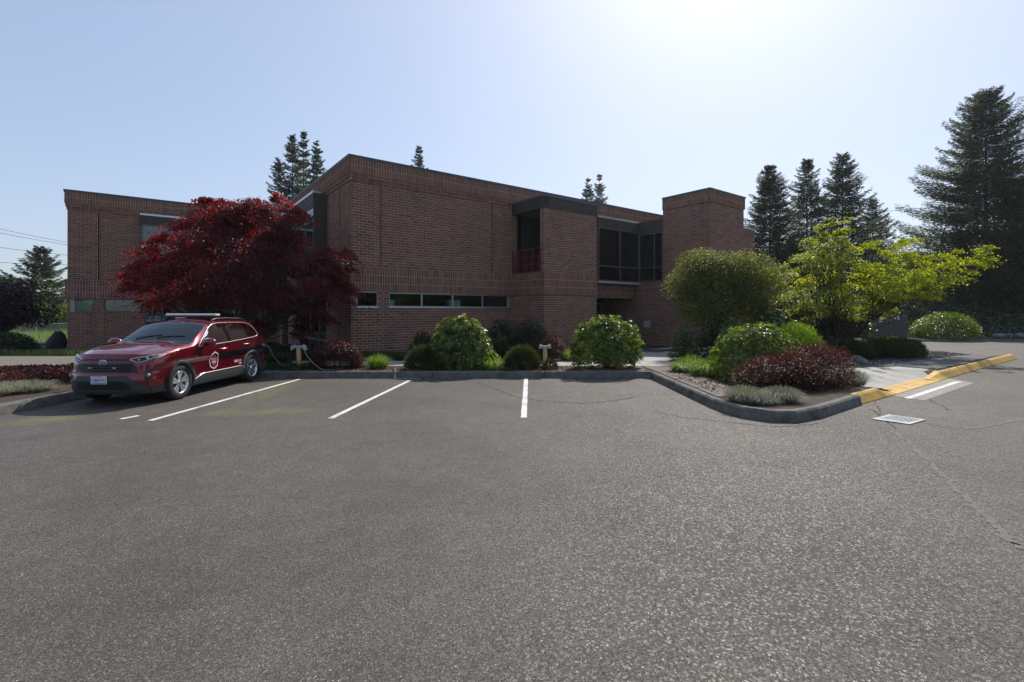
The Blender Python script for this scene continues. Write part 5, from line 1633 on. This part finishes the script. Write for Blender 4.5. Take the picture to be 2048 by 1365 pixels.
# glass
P = []
for x in np.linspace(1.31, 2.06, 26):
    P.append([(XF - x, yr(x) * q, top_z(x, yr(x) * q) + .006) for q in np.linspace(-.955, .955, 27)])
m = MB(); m.grid(P); m.build('windscreen', M['carglass'], parent=car, smooth=True)
m = MB()
for (qa, xa, qb, xb) in ((-.55, 1.42, .10, 1.50), (.02, 1.42, .70, 1.52)):
    m.tube([(XF - (xa + (xb - xa) * t), yr(1.45) * (qa + (qb - qa) * t), top_z(xa + (xb - xa) * t, yr(1.45) * (qa + (qb - qa) * t)) + .02) for t in (0, .33, .66, 1)], .008, 5)
m.build('wiper', M['blackp'], parent=car)
for sgn in (1, -1):
    side_panel('side_window', WF, .004, M['carglass'], car, sgn)
    side_panel('side_window', WRR, .004, M['dkglass'], car, sgn)
    side_panel('side_window', WQ, .004, M['dkglass'], car, sgn)
    side_panel('door_pillar', [(2.62, 1.115), (2.52, 1.555), (2.62, 1.56), (2.70, 1.125)], .006, M['gloss'], car, sgn)
    side_panel('door_pillar', [(3.48, 1.17), (3.32, 1.545), (3.385, 1.54), (3.53, 1.175)], .006, M['gloss'], car, sgn)
    # bright window trim
    def trim(pts, r=.010, name='window_trim', m_=M['chrome'], off=.008):
        q = []
        for a, b in zip(pts, pts[1:]):
            for k in range(6): q.append((a[0] + (b[0] - a[0]) * k / 6, a[1] + (b[1] - a[1]) * k / 6))
        q.append(pts[-1])
        mm = MB(); mm.tube([side_pt(x, z, off, sgn) for x, z in q], r, 6); return mm.build(name, m_, parent=car, smooth=True)
    trim([(1.50, 1.075), (2.0, 1.085), (2.6, 1.108), (3.2, 1.14), (3.84, 1.190), (3.92, 1.215), (3.96, 1.28)], .007)
    trim([(1.50, 1.075), (1.58, 1.15), (2.04, 1.475), (2.20, 1.545), (2.42, 1.572), (2.8, 1.578), (3.3, 1.57), (3.62, 1.545), (3.83, 1.465), (3.96, 1.28)], .006)
    # door shut lines
    dk = M['blackp']
    trim([(1.60, 1.06), (1.56, .9), (1.50, .55), (1.52, .44)], .004, 'door_gap', dk, .0)
    trim([(2.66, 1.10), (2.68, .9), (2.68, .46)], .004, 'door_gap', dk, .0)
    trim([(3.58, 1.17), (3.62, 1.0), (3.42, .80), (3.20, .62), (3.14, .46)], .004, 'door_gap', dk, .0)
    # sill cladding with chrome edge
    cl = side_panel('sill_cladding', [(1.34, .235), (1.34, .37), (1.60, .455), (3.05, .47), (3.20, .40), (3.24, .235)], .022, M['clad'], car, sgn)
    trim([(1.34, .365), (1.50, .43), (1.60, .462), (2.3, .468), (3.05, .475), (3.14, .455), (3.24, .385)], .010, 'sill_trim', M['chrome'], .024)
    # wheel arch mouldings
    for wxx, a0, a1 in ((WXF, -22, 186), (WXR, -6, 200)):
        P = []
        for a in np.linspace(R(a0), R(a1), 40):
            row = []
            for rr_, of in ((.385, -.03), (.388, .016), (.40, .026), (.445, .026), (.462, .014), (.466, -.004)):
                x = wxx + rr_ * math.cos(a); z = .36 + rr_ * math.sin(a) * (1.0 if math.sin(a) > 0 else 1); z = max(z, .225)
                xq = min(max(x, .02), 4.58)
                y = side_y(xq, min(z, zb(xq))) + of
                row.append((XF - tail(warp(xq, y, z), y, z), sgn * y, z))
            P.append(row)
        mm = MB(); mm.grid(P, flip=(sgn < 0)); mm.build('wheel_arch', M['clad'], parent=car, smooth=True)
        # inner arch liner
        mm = MB(); P = []
        for a in np.linspace(R(-10), R(190), 20):
            P.append([(XF - (wxx + .40 * math.cos(a)), sgn * yy, .36 + .40 * math.sin(a)) for yy in (.60, .90)])
        mm.grid(P)
        P = [[(XF - (wxx + r_ * math.cos(a)), sgn * .60, .36 + r_ * math.sin(a)) for r_ in (0, .40)] for a in np.linspace(R(-10), R(190), 20)]
        mm.grid(P); mm.build('arch_liner', M['blackp'], parent=car)
    # door handles
    for (x, z) in ((2.46, .965), (3.42, 1.015)):
        a = side_pt(x, z, .03, sgn); b = side_pt(x - .20, z - .008, .03, sgn)
        mm = MB(); mm.tube([side_pt(x + .01, z, .0, sgn), side_pt(x, z, .028, sgn), side_pt(x - .09, z, .036, sgn), side_pt(x - .18, z, .028, sgn), side_pt(x - .19, z, .0, sgn)], .012, 8)
        mm.build('door_handle', M['chrome'], parent=car, smooth=True)
    # mirrors
    mp = Vector(side_pt(1.66, 1.10, .0, sgn))
    mm = MB()
    P = []
    for i in range(13):
        th = math.pi * i / 12
        P.append([(mp.x + .035 + .13 * math.cos(th) * (.9 if math.cos(th) > 0 else .45), mp.y + sgn * (.18 + .150 * math.sin(th) * math.cos(ph)), mp.z + .06 + .098 * math.sin(th) * math.sin(ph)) for ph in np.linspace(0, 2 * math.pi, 21)])
    mm.grid(P); mi = mm.build('mirror', M['paint'], parent=car, smooth=True)
    mm = MB(); mm.box(mp.x - .03, min(mp.y - sgn * .01, mp.y + sgn * .12), mp.z - .03, mp.x + .05, max(mp.y - sgn * .01, mp.y + sgn * .12), mp.z + .01)
    mm.box(mp.x - .055, min(mp.y + sgn * .05, mp.y + sgn * .28), mp.z - .035, mp.x + .075, max(mp.y + sgn * .05, mp.y + sgn * .28), mp.z + .000)
    bevel(mm.build('mirror_base', M['gloss'], parent=mi), .012, 2)
    # headlight
    pl = [(.47, .915), (.60, .945), (.76, .975), (.835, .992), (.835, .955), (.74, .895), (.66, .855), (.60, .845)]
    pl = [(sgn * a, b) for a, b in pl]
    if sgn < 0: pl = pl[::-1]
    hl_ = nose_panel('headlight', pl, .004, M['gloss'], car)
    def ntube(pts, r, name, m_, off=.008, parent=car):
        q = []
        for a, b in zip(pts, pts[1:]):
            for k in range(5): q.append((a[0] + (b[0] - a[0]) * k / 5, a[1] + (b[1] - a[1]) * k / 5))
        q.append(pts[-1])
        mm = MB(); mm.tube([(XF - fx(y) - gzf(z) + off, sgn * y, z) for y, z in q], r, 6); return mm.build(name, m_, parent=parent, smooth=True)
    ntube([(.47, .915), (.60, .945), (.76, .975), (.835, .992)], .010, 'lamp_strip', M['lamp'], parent=hl_)
    ntube([(.47, .912), (.60, .85), (.66, .86), (.74, .90), (.83, .955), (.835, .99)], .010, 'lamp_strip', M['lamp'], parent=hl_)
    for (yy, zz_, r_) in ((.60, .897, .026), (.70, .925, .030)):
        mm = MB(); xx = XF - fx(yy) - gzf(zz_)
        mm.tube([(xx - .02, sgn * yy, zz_), (xx + .008, sgn * yy, zz_)], [r_, r_ * .9], 14); mm.build('lens', M['lamp'], parent=hl_)
    pa = [(.77, .972), (.815, .985), (.815, .968), (.775, .945)]
    pa = [(sgn * a, b) for a, b in pa]
    nose_panel('indicator', pa if sgn > 0 else pa[::-1], .010, mat('amber', (.65, .22, .05), .2), hl_)
    # side end of the headlight that wraps round the wing
    side_panel('headlight', [(.0, .945), (.0, .90), (.16, .955), (.30, .995), (.24, 1.0)], .004, M['lamp'], car, sgn)
    # fog lamp housing
    pf = [(.72, .70), (.80, .72), (.805, .52), (.76, .45), (.73, .56)]
    pf = [(sgn * a, b) for a, b in pf]
    fg = nose_panel('fog_housing', pf if sgn > 0 else pf[::-1], .006, M['blackp'], car)
    mm = MB(); yy, zz_ = .765, .605; xx = XF - fx(yy) - gzf(zz_); mm.tube([(xx - .02, sgn * yy, zz_), (xx + .015, sgn * yy, zz_)], .034, 14); mm.build('fog_lamp', M['lamp'], parent=fg)
    mm = MB(); yy, zz_ = .60, .66; xx = XF - fx(yy) - gzf(zz_); mm.box(xx - .01, sgn * yy - .03, zz_ - .012, xx + .012, sgn * yy + .03, zz_ + .008); mm.build('sensor', M['clad'], parent=car)

# bonnet shut lines
for s_ in (-1, 1):
    m = MB(); pts = []
    for k in range(22):
        x = .03 + 1.25 * k / 21; y = s_ * (yr(x) - .035); z = top_z(x, y)
        pts.append((XF - warp(x, y, z), y, z + .001))
    m.tube(pts, .0045, 5); m.build('bonnet_gap', M['rubber'], parent=car)
m = MB(); m.tube([(XF - warp(.03, y, top_z(.03, y)), y, top_z(.03, y) + .001) for y in np.linspace(-.74, .74, 21)], .0045, 5); m.build('bonnet_gap', M['rubber'], parent=car)
# grille
gl_ = nose_panel('grille', [(-.52, .845), (.52, .845), (.60, .76), (.62, .665), (-.62, .665), (-.60, .76)], .005, M['blackp'], car)
for k in range(3):
    z = .70 + k * .05
    for q in range(12):
        y0 = -.54 + q * .092 + (.046 if k % 2 else 0)
        if abs(y0 + .03) > .53 or abs(y0 + .03) < .0: continue
        m = MB(); x0 = XF - fx(y0) - gzf(z)
        m.box(x0 + .004, y0, z - .012, x0 + .016, y0 + .066, z + .012); m.build('grille_bar', M['gloss'], parent=gl_)
for s_ in (-1, 1):
    m = MB(); x0 = XF - fx(.24) - gzf(.76); m.box(x0 + .01, s_ * .24 - .035, .75, x0 + .022, s_ * .24 + .035, .765); m.build('grille_lamp', M['chrome'], parent=gl_)
nose_panel('upper_slot', [(-.46, .925), (.46, .925), (.46, .885), (-.46, .885)], .003, M['blackp'], car)
# three oval badge
bd = empty('badge', (XF - gzf(.855) + .012, 0, .855)); bd.parent = car
bd.name = 'badge'
def oval(parent, ry_, rz_, cz, r, ang=0, name='badge_ring', mt='chrome'):
    m = MB(); m.tube([(0, ry_ * math.cos(a), cz + rz_ * math.sin(a)) for a in np.linspace(0, 2 * math.pi, 33)], r, 6, caps=False)
    return m.build(name, M[mt], parent=parent, smooth=True)
m = MB(); m.add([(-.004, .07 * math.cos(a), .048 * math.sin(a)) for a in np.linspace(0, 2 * math.pi, 33)[:-1]], [tuple(range(32))]); m.build('badge_plate', M['gloss'], parent=bd)
oval(bd, .074, .050, 0, .007); oval(bd, .024, .044, 0, .005); oval(bd, .046, .019, .022, .005)
# lower dark bumper and mouth
lb = nose_panel('lower_bumper', [(-.48, .605), (.48, .605), (.66, .44), (.78, .36), (.78, .245), (-.78, .245), (-.78, .36), (-.66, .44)], .010, M['clad'], car)
nose_panel('lower_mouth', [(-.44, .50), (.44, .50), (.56, .335), (-.56, .335)], .016, M['blackp'], lb)
for sgn in (1, -1):
    side_panel('lower_bumper', [(.0, .245), (.0, .365), (.30, .385), (.50, .40), (.50, .245)], .012, M['clad'], car, sgn)
    side_panel('rear_bumper', [(4.09, .245), (4.09, .42), (4.3, .47), (4.58, .48), (4.58, .245)], .014, M['clad'], car, sgn)
    side_panel('tail_lamp', [(4.18, 1.0), (4.25, 1.08), (4.50, 1.06), (4.56, .94), (4.45, .93)], .006, mat('tail_lens', (.35, .01, .01), .1, 0, .6, 1), car, sgn)
# number plate
m = MB(); m.box(XF + .018, -.155, .455, XF + .026, .155, .61); pl_ = m.build('number_plate', M['plate'], parent=car)
def text(body_, size, loc, rot, m_, parent, name='lettering', bold=.0, sx_=1.0):
    cu = bpy.data.curves.new(name, 'FONT'); cu.body = body_; cu.size = size; cu.align_x = 'CENTER'; cu.align_y = 'CENTER'
    cu.extrude = .0006; cu.offset = bold
    o = bpy.data.objects.new(name, cu); C.objects.link(o)
    bpy.context.view_layer.update()
    dg = bpy.context.evaluated_depsgraph_get()
    me = bpy.data.meshes.new_from_object(o.evaluated_get(dg))
    bpy.data.objects.remove(o)
    me.materials.clear(); me.materials.append(m_)
    o = bpy.data.objects.new(name, me); C.objects.link(o)
    o.location = loc; o.rotation_euler = rot; o.scale = (sx_, 1, 1); o.parent = parent
    return o
ROTF = (R(90), 0, R(90))
text('C80E7C', .085, (XF + .0268, 0, .525), ROTF, M['plateblue'], pl_, bold=.001)
m = MB(); m.box(XF + .0262, -.10, .588, XF + .0266, .06, .600); m.build('plate_strip', M['reddec'], parent=pl_)
m = MB(); m.box(XF + .0262, -.14, .462, XF + .0266, .14, .476); m.build('plate_strip', M['plateblue'], parent=pl_)
# side stripe and lettering on the left side (flat print that follows the doors)
side_panel('black_stripe', [(2.20, .70), (2.20, .84), (2.65, .885), (3.62, .93), (4.34, .97), (4.34, .72), (4.10, .66), (3.95, .80), (3.6, .84), (3.2, .74)], .0035, M['gloss'], car, 1)
bx_, bz_ = 2.03, .715
def badge_poly(sx_, sz_):
    raw = [(-.00, 1.0), (.28, .86), (.52, .80), (.86, .62), (.80, .42), (.98, .1), (.97, -.18), (.84, -.50), (.80, -.66), (.42, -.86), (0, -1.0), (-.42, -.86), (-.80, -.66), (-.84, -.50), (-.97, -.18), (-.98, .1), (-.80, .42), (-.86, .62), (-.52, .80), (-.28, .86)]
    return [(bx_ + a * sx_, bz_ + b * sz_) for a, b in raw]
badge = side_panel('fire_badge', badge_poly(.165, .205), .005, M['decal'], car, 1, .02)
side_panel('badge_field', badge_poly(.140, .178), .0065, M['gloss'], badge, 1, .02)
side_panel('badge_field', [(bx_ - .10, bz_ + .02), (bx_ - .10, bz_ - .05), (bx_, bz_ - .155), (bx_ + .10, bz_ - .05), (bx_ + .10, bz_ + .02), (bx_ + .05, bz_ + .10), (bx_, bz_ + .125), (bx_ - .05, bz_ + .10)], .008, M['reddec'], badge, 1, .02)
ys_ = side_y(bx_, bz_) + .010
ROTS = (R(90), 0, R(180))
text('EVERETT', .050, (XF - bx_, ys_ + .002, bz_ + .035), ROTS, M['decal'], badge, bold=.0012)
text('FIRE', .074, (XF - bx_, ys_ + .002, bz_ - .045), ROTS, M['decal'], badge, bold=.0015)
ys2 = side_y(3.02, .60) + .008
text('HSO-12', .090, (XF - 2.97, ys2, .605), ROTS, M['decal'], car, bold=.002)
m = MB(); m.box(XF - 3.14, ys2 - .002, .525, XF - 3.02, ys2, .545); m.build('lettering', M['decal'], parent=car)
text('HYBRID', .03, (XF - 1.38, side_y(1.38, .86) + .006, .86), ROTS, M['chrome'], car)
# roof rails and light bar
for s_ in (-1, 1):
    m = MB(); pts = []
    for k in range(13):
        x = 2.35 + 1.55 * k / 12; lift = .055 * min(1, min(k, 12 - k) / 1.5)
        pts.append((XF - x, s_ * .585, top_z(x, .585) + lift - .01))
    m.tube(pts, .017, 7); m.build('roof_rail', M['blackp'], parent=car, smooth=True)
lbx = 2.62
m = MB()
P = []
for k in range(21):
    a = 2 * math.pi * k / 20
    P.append([(XF - lbx + .10 * math.copysign(abs(math.cos(a)) ** .6, math.cos(a)), y, 1.765 + .030 * math.copysign(abs(math.sin(a)) ** .6, math.sin(a))) for y in np.linspace(-.60, .60, 14)])
m.grid(P, flip=True)
M['lightbar'] = m_speckle('clear_lamp_plastic', (.50, .52, .53), (.66, .68, .69), 9, .3, .1, 30)
lbo = m.build('light_bar', M['lightbar'], parent=car, smooth=True)
for s_ in (-1, 1):
    m = MB(); m.box(XF - lbx - .10, s_ * .60 - .02, 1.735, XF - lbx + .10, s_ * .60 + .02, 1.795); bevel(m.build('end_cap', M['lightbar'], parent=lbo), .02)
    m = MB(); m.box(XF - lbx - .04, s_ * .50 - .03, 1.65, XF - lbx + .04, s_ * .50 + .03, 1.74); m.build('bracket', M['blackp'], parent=lbo)
m = MB(); m.box(XF - lbx - .09, -.57, 1.722, XF - lbx + .09, .57, 1.738); m.build('base_plate', M['blackp'], parent=lbo)
# roof spoiler
m = MB(); P = []
for x in np.linspace(4.0, 4.30, 5):
    P.append([(XF - x, yy, 1.632 - (x - 4.0) * .12) for yy in np.linspace(-.60, .60, 9)])
P2 = [[(a[0], a[1], a[2] - .045) for a in r_] for r_ in P]
m.grid(P); m.grid(P2, flip=True); m.add([P[-1][j] for j in range(9)] + [P2[-1][j] for j in range(9)], [(j, j + 1, j + 10, j + 9) for j in range(8)])
for s_ in (0, 8):
    m.add([P[i][s_] for i in range(5)] + [P2[i][s_] for i in range(5)], [(j, j + 1, j + 6, j + 5) for j in range(4)])
m.build('spoiler', M['paint'], parent=car)
# shark fin
m = MB(); m.add([(XF - 3.75, -.02, 1.66), (XF - 3.75, .02, 1.66), (XF - 3.95, .02, 1.64), (XF - 3.95, -.02, 1.64), (XF - 3.92, 0, 1.74)], [(0, 1, 4), (1, 2, 4), (2, 3, 4), (3, 0, 4)]); m.build('antenna', M['paint'], parent=car)
# wheels
def wheel(x, sgn):
    e = empty('wheel', (XF - x, sgn * .80, .362)); e.parent = car
    m = MB()
    prof = [(.232, -.105), (.30, -.115), (.340, -.108), (.357, -.09), (.362, -.05), (.362, .05), (.357, .09), (.340, .108), (.30, .117), (.252, .112), (.228, .100)]
    P = [[(r_ * math.cos(a), sgn * w_, r_ * math.sin(a)) for r_, w_ in prof] for a in np.linspace(0, 2 * math.pi, 65)]
    m.grid(P, flip=(sgn > 0)); 
    for k in range(64):
        pass
    m.build('tyre', M['tyre'], parent=e, smooth=True)
    m = MB()
    prof = [(.228, .100), (.238, .112), (.232, .113), (.218, .095), (.205, .02), (.203, -.09)]
    P = [[(r_ * math.cos(a), sgn * w_, r_ * math.sin(a)) for r_, w_ in prof] for a in np.linspace(0, 2 * math.pi, 65)]
    m.grid(P, flip=(sgn > 0)); rim = m.build('rim', M['rim'], parent=e, smooth=True)
    m = MB()
    P = [[(r_ * math.cos(a), sgn * -.02, r_ * math.sin(a)) for r_ in (0, .20)] for a in np.linspace(0, 2 * math.pi, 33)]
    m.grid(P); m.build('brake_disc', M['blackp'], parent=e)
    for k in range(5):
        for dlt in (-.21, .21):
            a = k * 2 * math.pi / 5 + .3
            m = MB()
            a0_, a1_ = a + dlt * .35, a + dlt * 1.0
            w0, w1 = .024, .030
            def pt(r_, an, off, w_): return (r_ * math.cos(an) - off * math.sin(an), sgn * w_, r_ * math.sin(an) + off * math.cos(an))
            v = [pt(.045, a0_, -w0, .085), pt(.045, a0_, w0, .085), pt(.222, a1_, w1, .100), pt(.222, a1_, -w1, .100),
                 pt(.045, a0_, -w0, .045), pt(.045, a0_, w0, .045), pt(.222, a1_, w1, .050), pt(.222, a1_, -w1, .050)]
            f = [(0, 1, 2, 3), (4, 7, 6, 5), (0, 4, 5, 1), (1, 5, 6, 2), (2, 6, 7, 3), (3, 7, 4, 0)]
            m.add(v, f); bevel(m.build('spoke', M['rim'], parent=rim), .006, 2)
    m = MB(); P = [[(r_ * math.cos(a), sgn * w_, r_ * math.sin(a)) for r_, w_ in ((0, .102), (.028, .100), (.034, .092), (.060, .086), (.064, .07))] for a in np.linspace(0, 2 * math.pi, 25)]
    m.grid(P, flip=(sgn > 0)); m.build('hub', M['rim'], parent=rim, smooth=True)
    return e
for x in (WXF, WXR):
    for sgn in (1, -1): wheel(x, sgn)
# underbody
m = MB(); m.box(XF - 4.4, -.70, .22, XF - .35, .70, .30); m.build('underbody', M['blackp'], parent=car)
# fuel / charge flap at the rear left wing and the plug in it
fp = Vector(side_pt(4.20, .93, .0, 1))
m = MB(); m.tube([side_pt(4.20, .93, -.02, 1), side_pt(4.20, .93, .05, 1)], .035, 12); m.build('charge_plug', M['cord'], parent=car)
bpy.context.view_layer.update()
CARPORT = car.matrix_world @ Vector(side_pt(4.20, .93, .06, 1))
# charging cable from the car to the ground behind the kerb
cp = CARPORT
m = MB()
m.tube([tuple(cp), (cp.x + .10, cp.y + .05, cp.z - .06), (cp.x + .16, cp.y + .2, cp.z - .35), (cp.x + .25, cp.y + .45, cp.z - .62), (cp.x + .5, 13.75, .30), (cp.x + .75, 13.78, KZ + .02), (AT(590, 13.8), 13.82, KZ + .015)], .008, 7)
m.build('charging_cable', M['cord'], smooth=True, label='thin grey charging cable hanging from the rear of the red car', cat='cable')
# cord lying over the kerb onto the asphalt
m = MB()
a = G(790, 757)
m.tube([(a[0] - .12, 13.72, KZ + .03), (a[0] - .02, 13.50, KZ + .05), (a[0] + .0, 13.42, KZ + .03), (a[0] + .01, 13.36, .10), (a[0] + .02, 13.28, .02), (a[0] + .10, 13.20, .014), (a[0] + .45, 13.17, .014), (a[0] + .72, 13.14, .014), (a[0] + .78, 13.16, .016)], .013, 7)
cd_ = m.build('extension_cord', M['cord'], smooth=True, label='grey extension cord bent over the kerb with a dark red plug', cat='cord')
m = MB(); m.tube([(a[0] + .77, 13.16, .02), (a[0] + .86, 13.17, .02)], .025, 8); m.build('plug', mat('plug_red', (.15, .01, .02), .4), parent=cd_)

# green grey electrical cabinet
cx, cD = AT(1770, 29), 29.0
cb = empty('electrical_cabinet', (cx, cD, .15), R(-4), label='dark grey electrical cabinet with two doors behind the junipers', cat='cabinet')
M['cab'] = m_speckle('cabinet_paint', (.055, .058, .056), (.07, .073, .07), 3, .55, .05, 40)
w2 = 1.02
m = MB(); m.box(-w2, -.35, 0, w2, .7, 1.60); bevel(m.build('body', M['cab'], parent=cb), .02)
m = MB(); m.box(-w2 - .03, -.40, 1.60, w2 + .03, .75, 1.655); m.build('lid', M['cab'], parent=cb)
m = MB(); m.box(-w2 - .06, -.5, -.1, w2 + .06, .8, .0); m.build('plinth', M['concrete'], parent=cb)
for s_ in (-1, 1):
    m = MB(); m.box(min(s_ * .02, s_ * .98), -.375, .22, max(s_ * .02, s_ * .98), -.35, 1.55); dr = m.build('door', M['cab'], parent=cb)
    for k in range(5):
        pass
    m = MB(); m.box(s_ * .5 - .055, -.380, 1.22, s_ * .5 + .055, -.3755, 1.46); lb = m.build('warning_label', M['white'], parent=dr)
    m = MB(); m.box(s_ * .5 - .035, -.384, 1.27, s_ * .5 + .035, -.3805, 1.37); m.build('label_mark', M['panel'], parent=dr) if False else None
m = MB(); m.box(-.60, -.380, 1.10, -.42, -.3755, 1.17); m.build('warning_label', M['white'], parent=cb)
m = MB(); m.box(.72, -.380, 1.44, .92, -.3755, 1.52); m.build('warning_label', mat('blue_label', (.12, .3, .6), .5), parent=cb)
m = MB(); m.box(-.03, -.40, .75, .03, -.376, .95); m.build('handle', M['frame'], parent=cb)

# power lines at the left
for i, (y0, y1, lab) in enumerate(((457, 484, 'topmost of the power lines left of the building'), (465, 489, 'second power line from the top at the left'), (494, 510, 'third power line from the top at the left'), (524, 529, 'lowest power line at the left'))):
    D0, D1 = 70, 95
    m = MB(); pts = []
    for k in range(17):
        t = k / 16; tt = t * 1.5 - .3
        px_ = 0 + tt * 134; yy = y0 + (y1 - y0) * tt - 4 * math.sin(math.pi * t) * -.5
        D_ = D0 + (D1 - D0) * t
        pts.append((AT(px_, D_), D_, ZY(yy, D_)))
    m.tube(pts, .035, 5)
    m.build('power_line', M['rubber'], label='thin black cable, ' + lab, cat='power line', group='power lines at the left')
m = MB(); pts = [(AT(1560 + k * 40, 80), 80, ZY(440 - k * 3.2, 80)) for k in range(9)]
m.tube(pts, .03, 5); m.build('power_line', M['rubber'], label='faint cable between the vine maple top and the large right fir', cat='power line')
# trees behind the viewer (they only show in the window glass)

# ------------------------------------------------------------------ thin summer haze
m = MB(); m.box(-110, -60, -1.2, 130, 135, 34)
hz = bpy.data.materials.new('haze'); hz.use_nodes = True
hn = hz.node_tree; hn.nodes.clear()
ho = hn.nodes.new('ShaderNodeOutputMaterial'); hv = hn.nodes.new('ShaderNodeVolumePrincipled')
hv.inputs['Color'].default_value = (.80, .86, .95, 1)
hv.inputs['Density'].default_value = .0003
hv.inputs['Anisotropy'].default_value = .45
hn.links.new(hv.outputs[0], ho.inputs['Volume'])
m.build('haze', hz, kind='stuff')
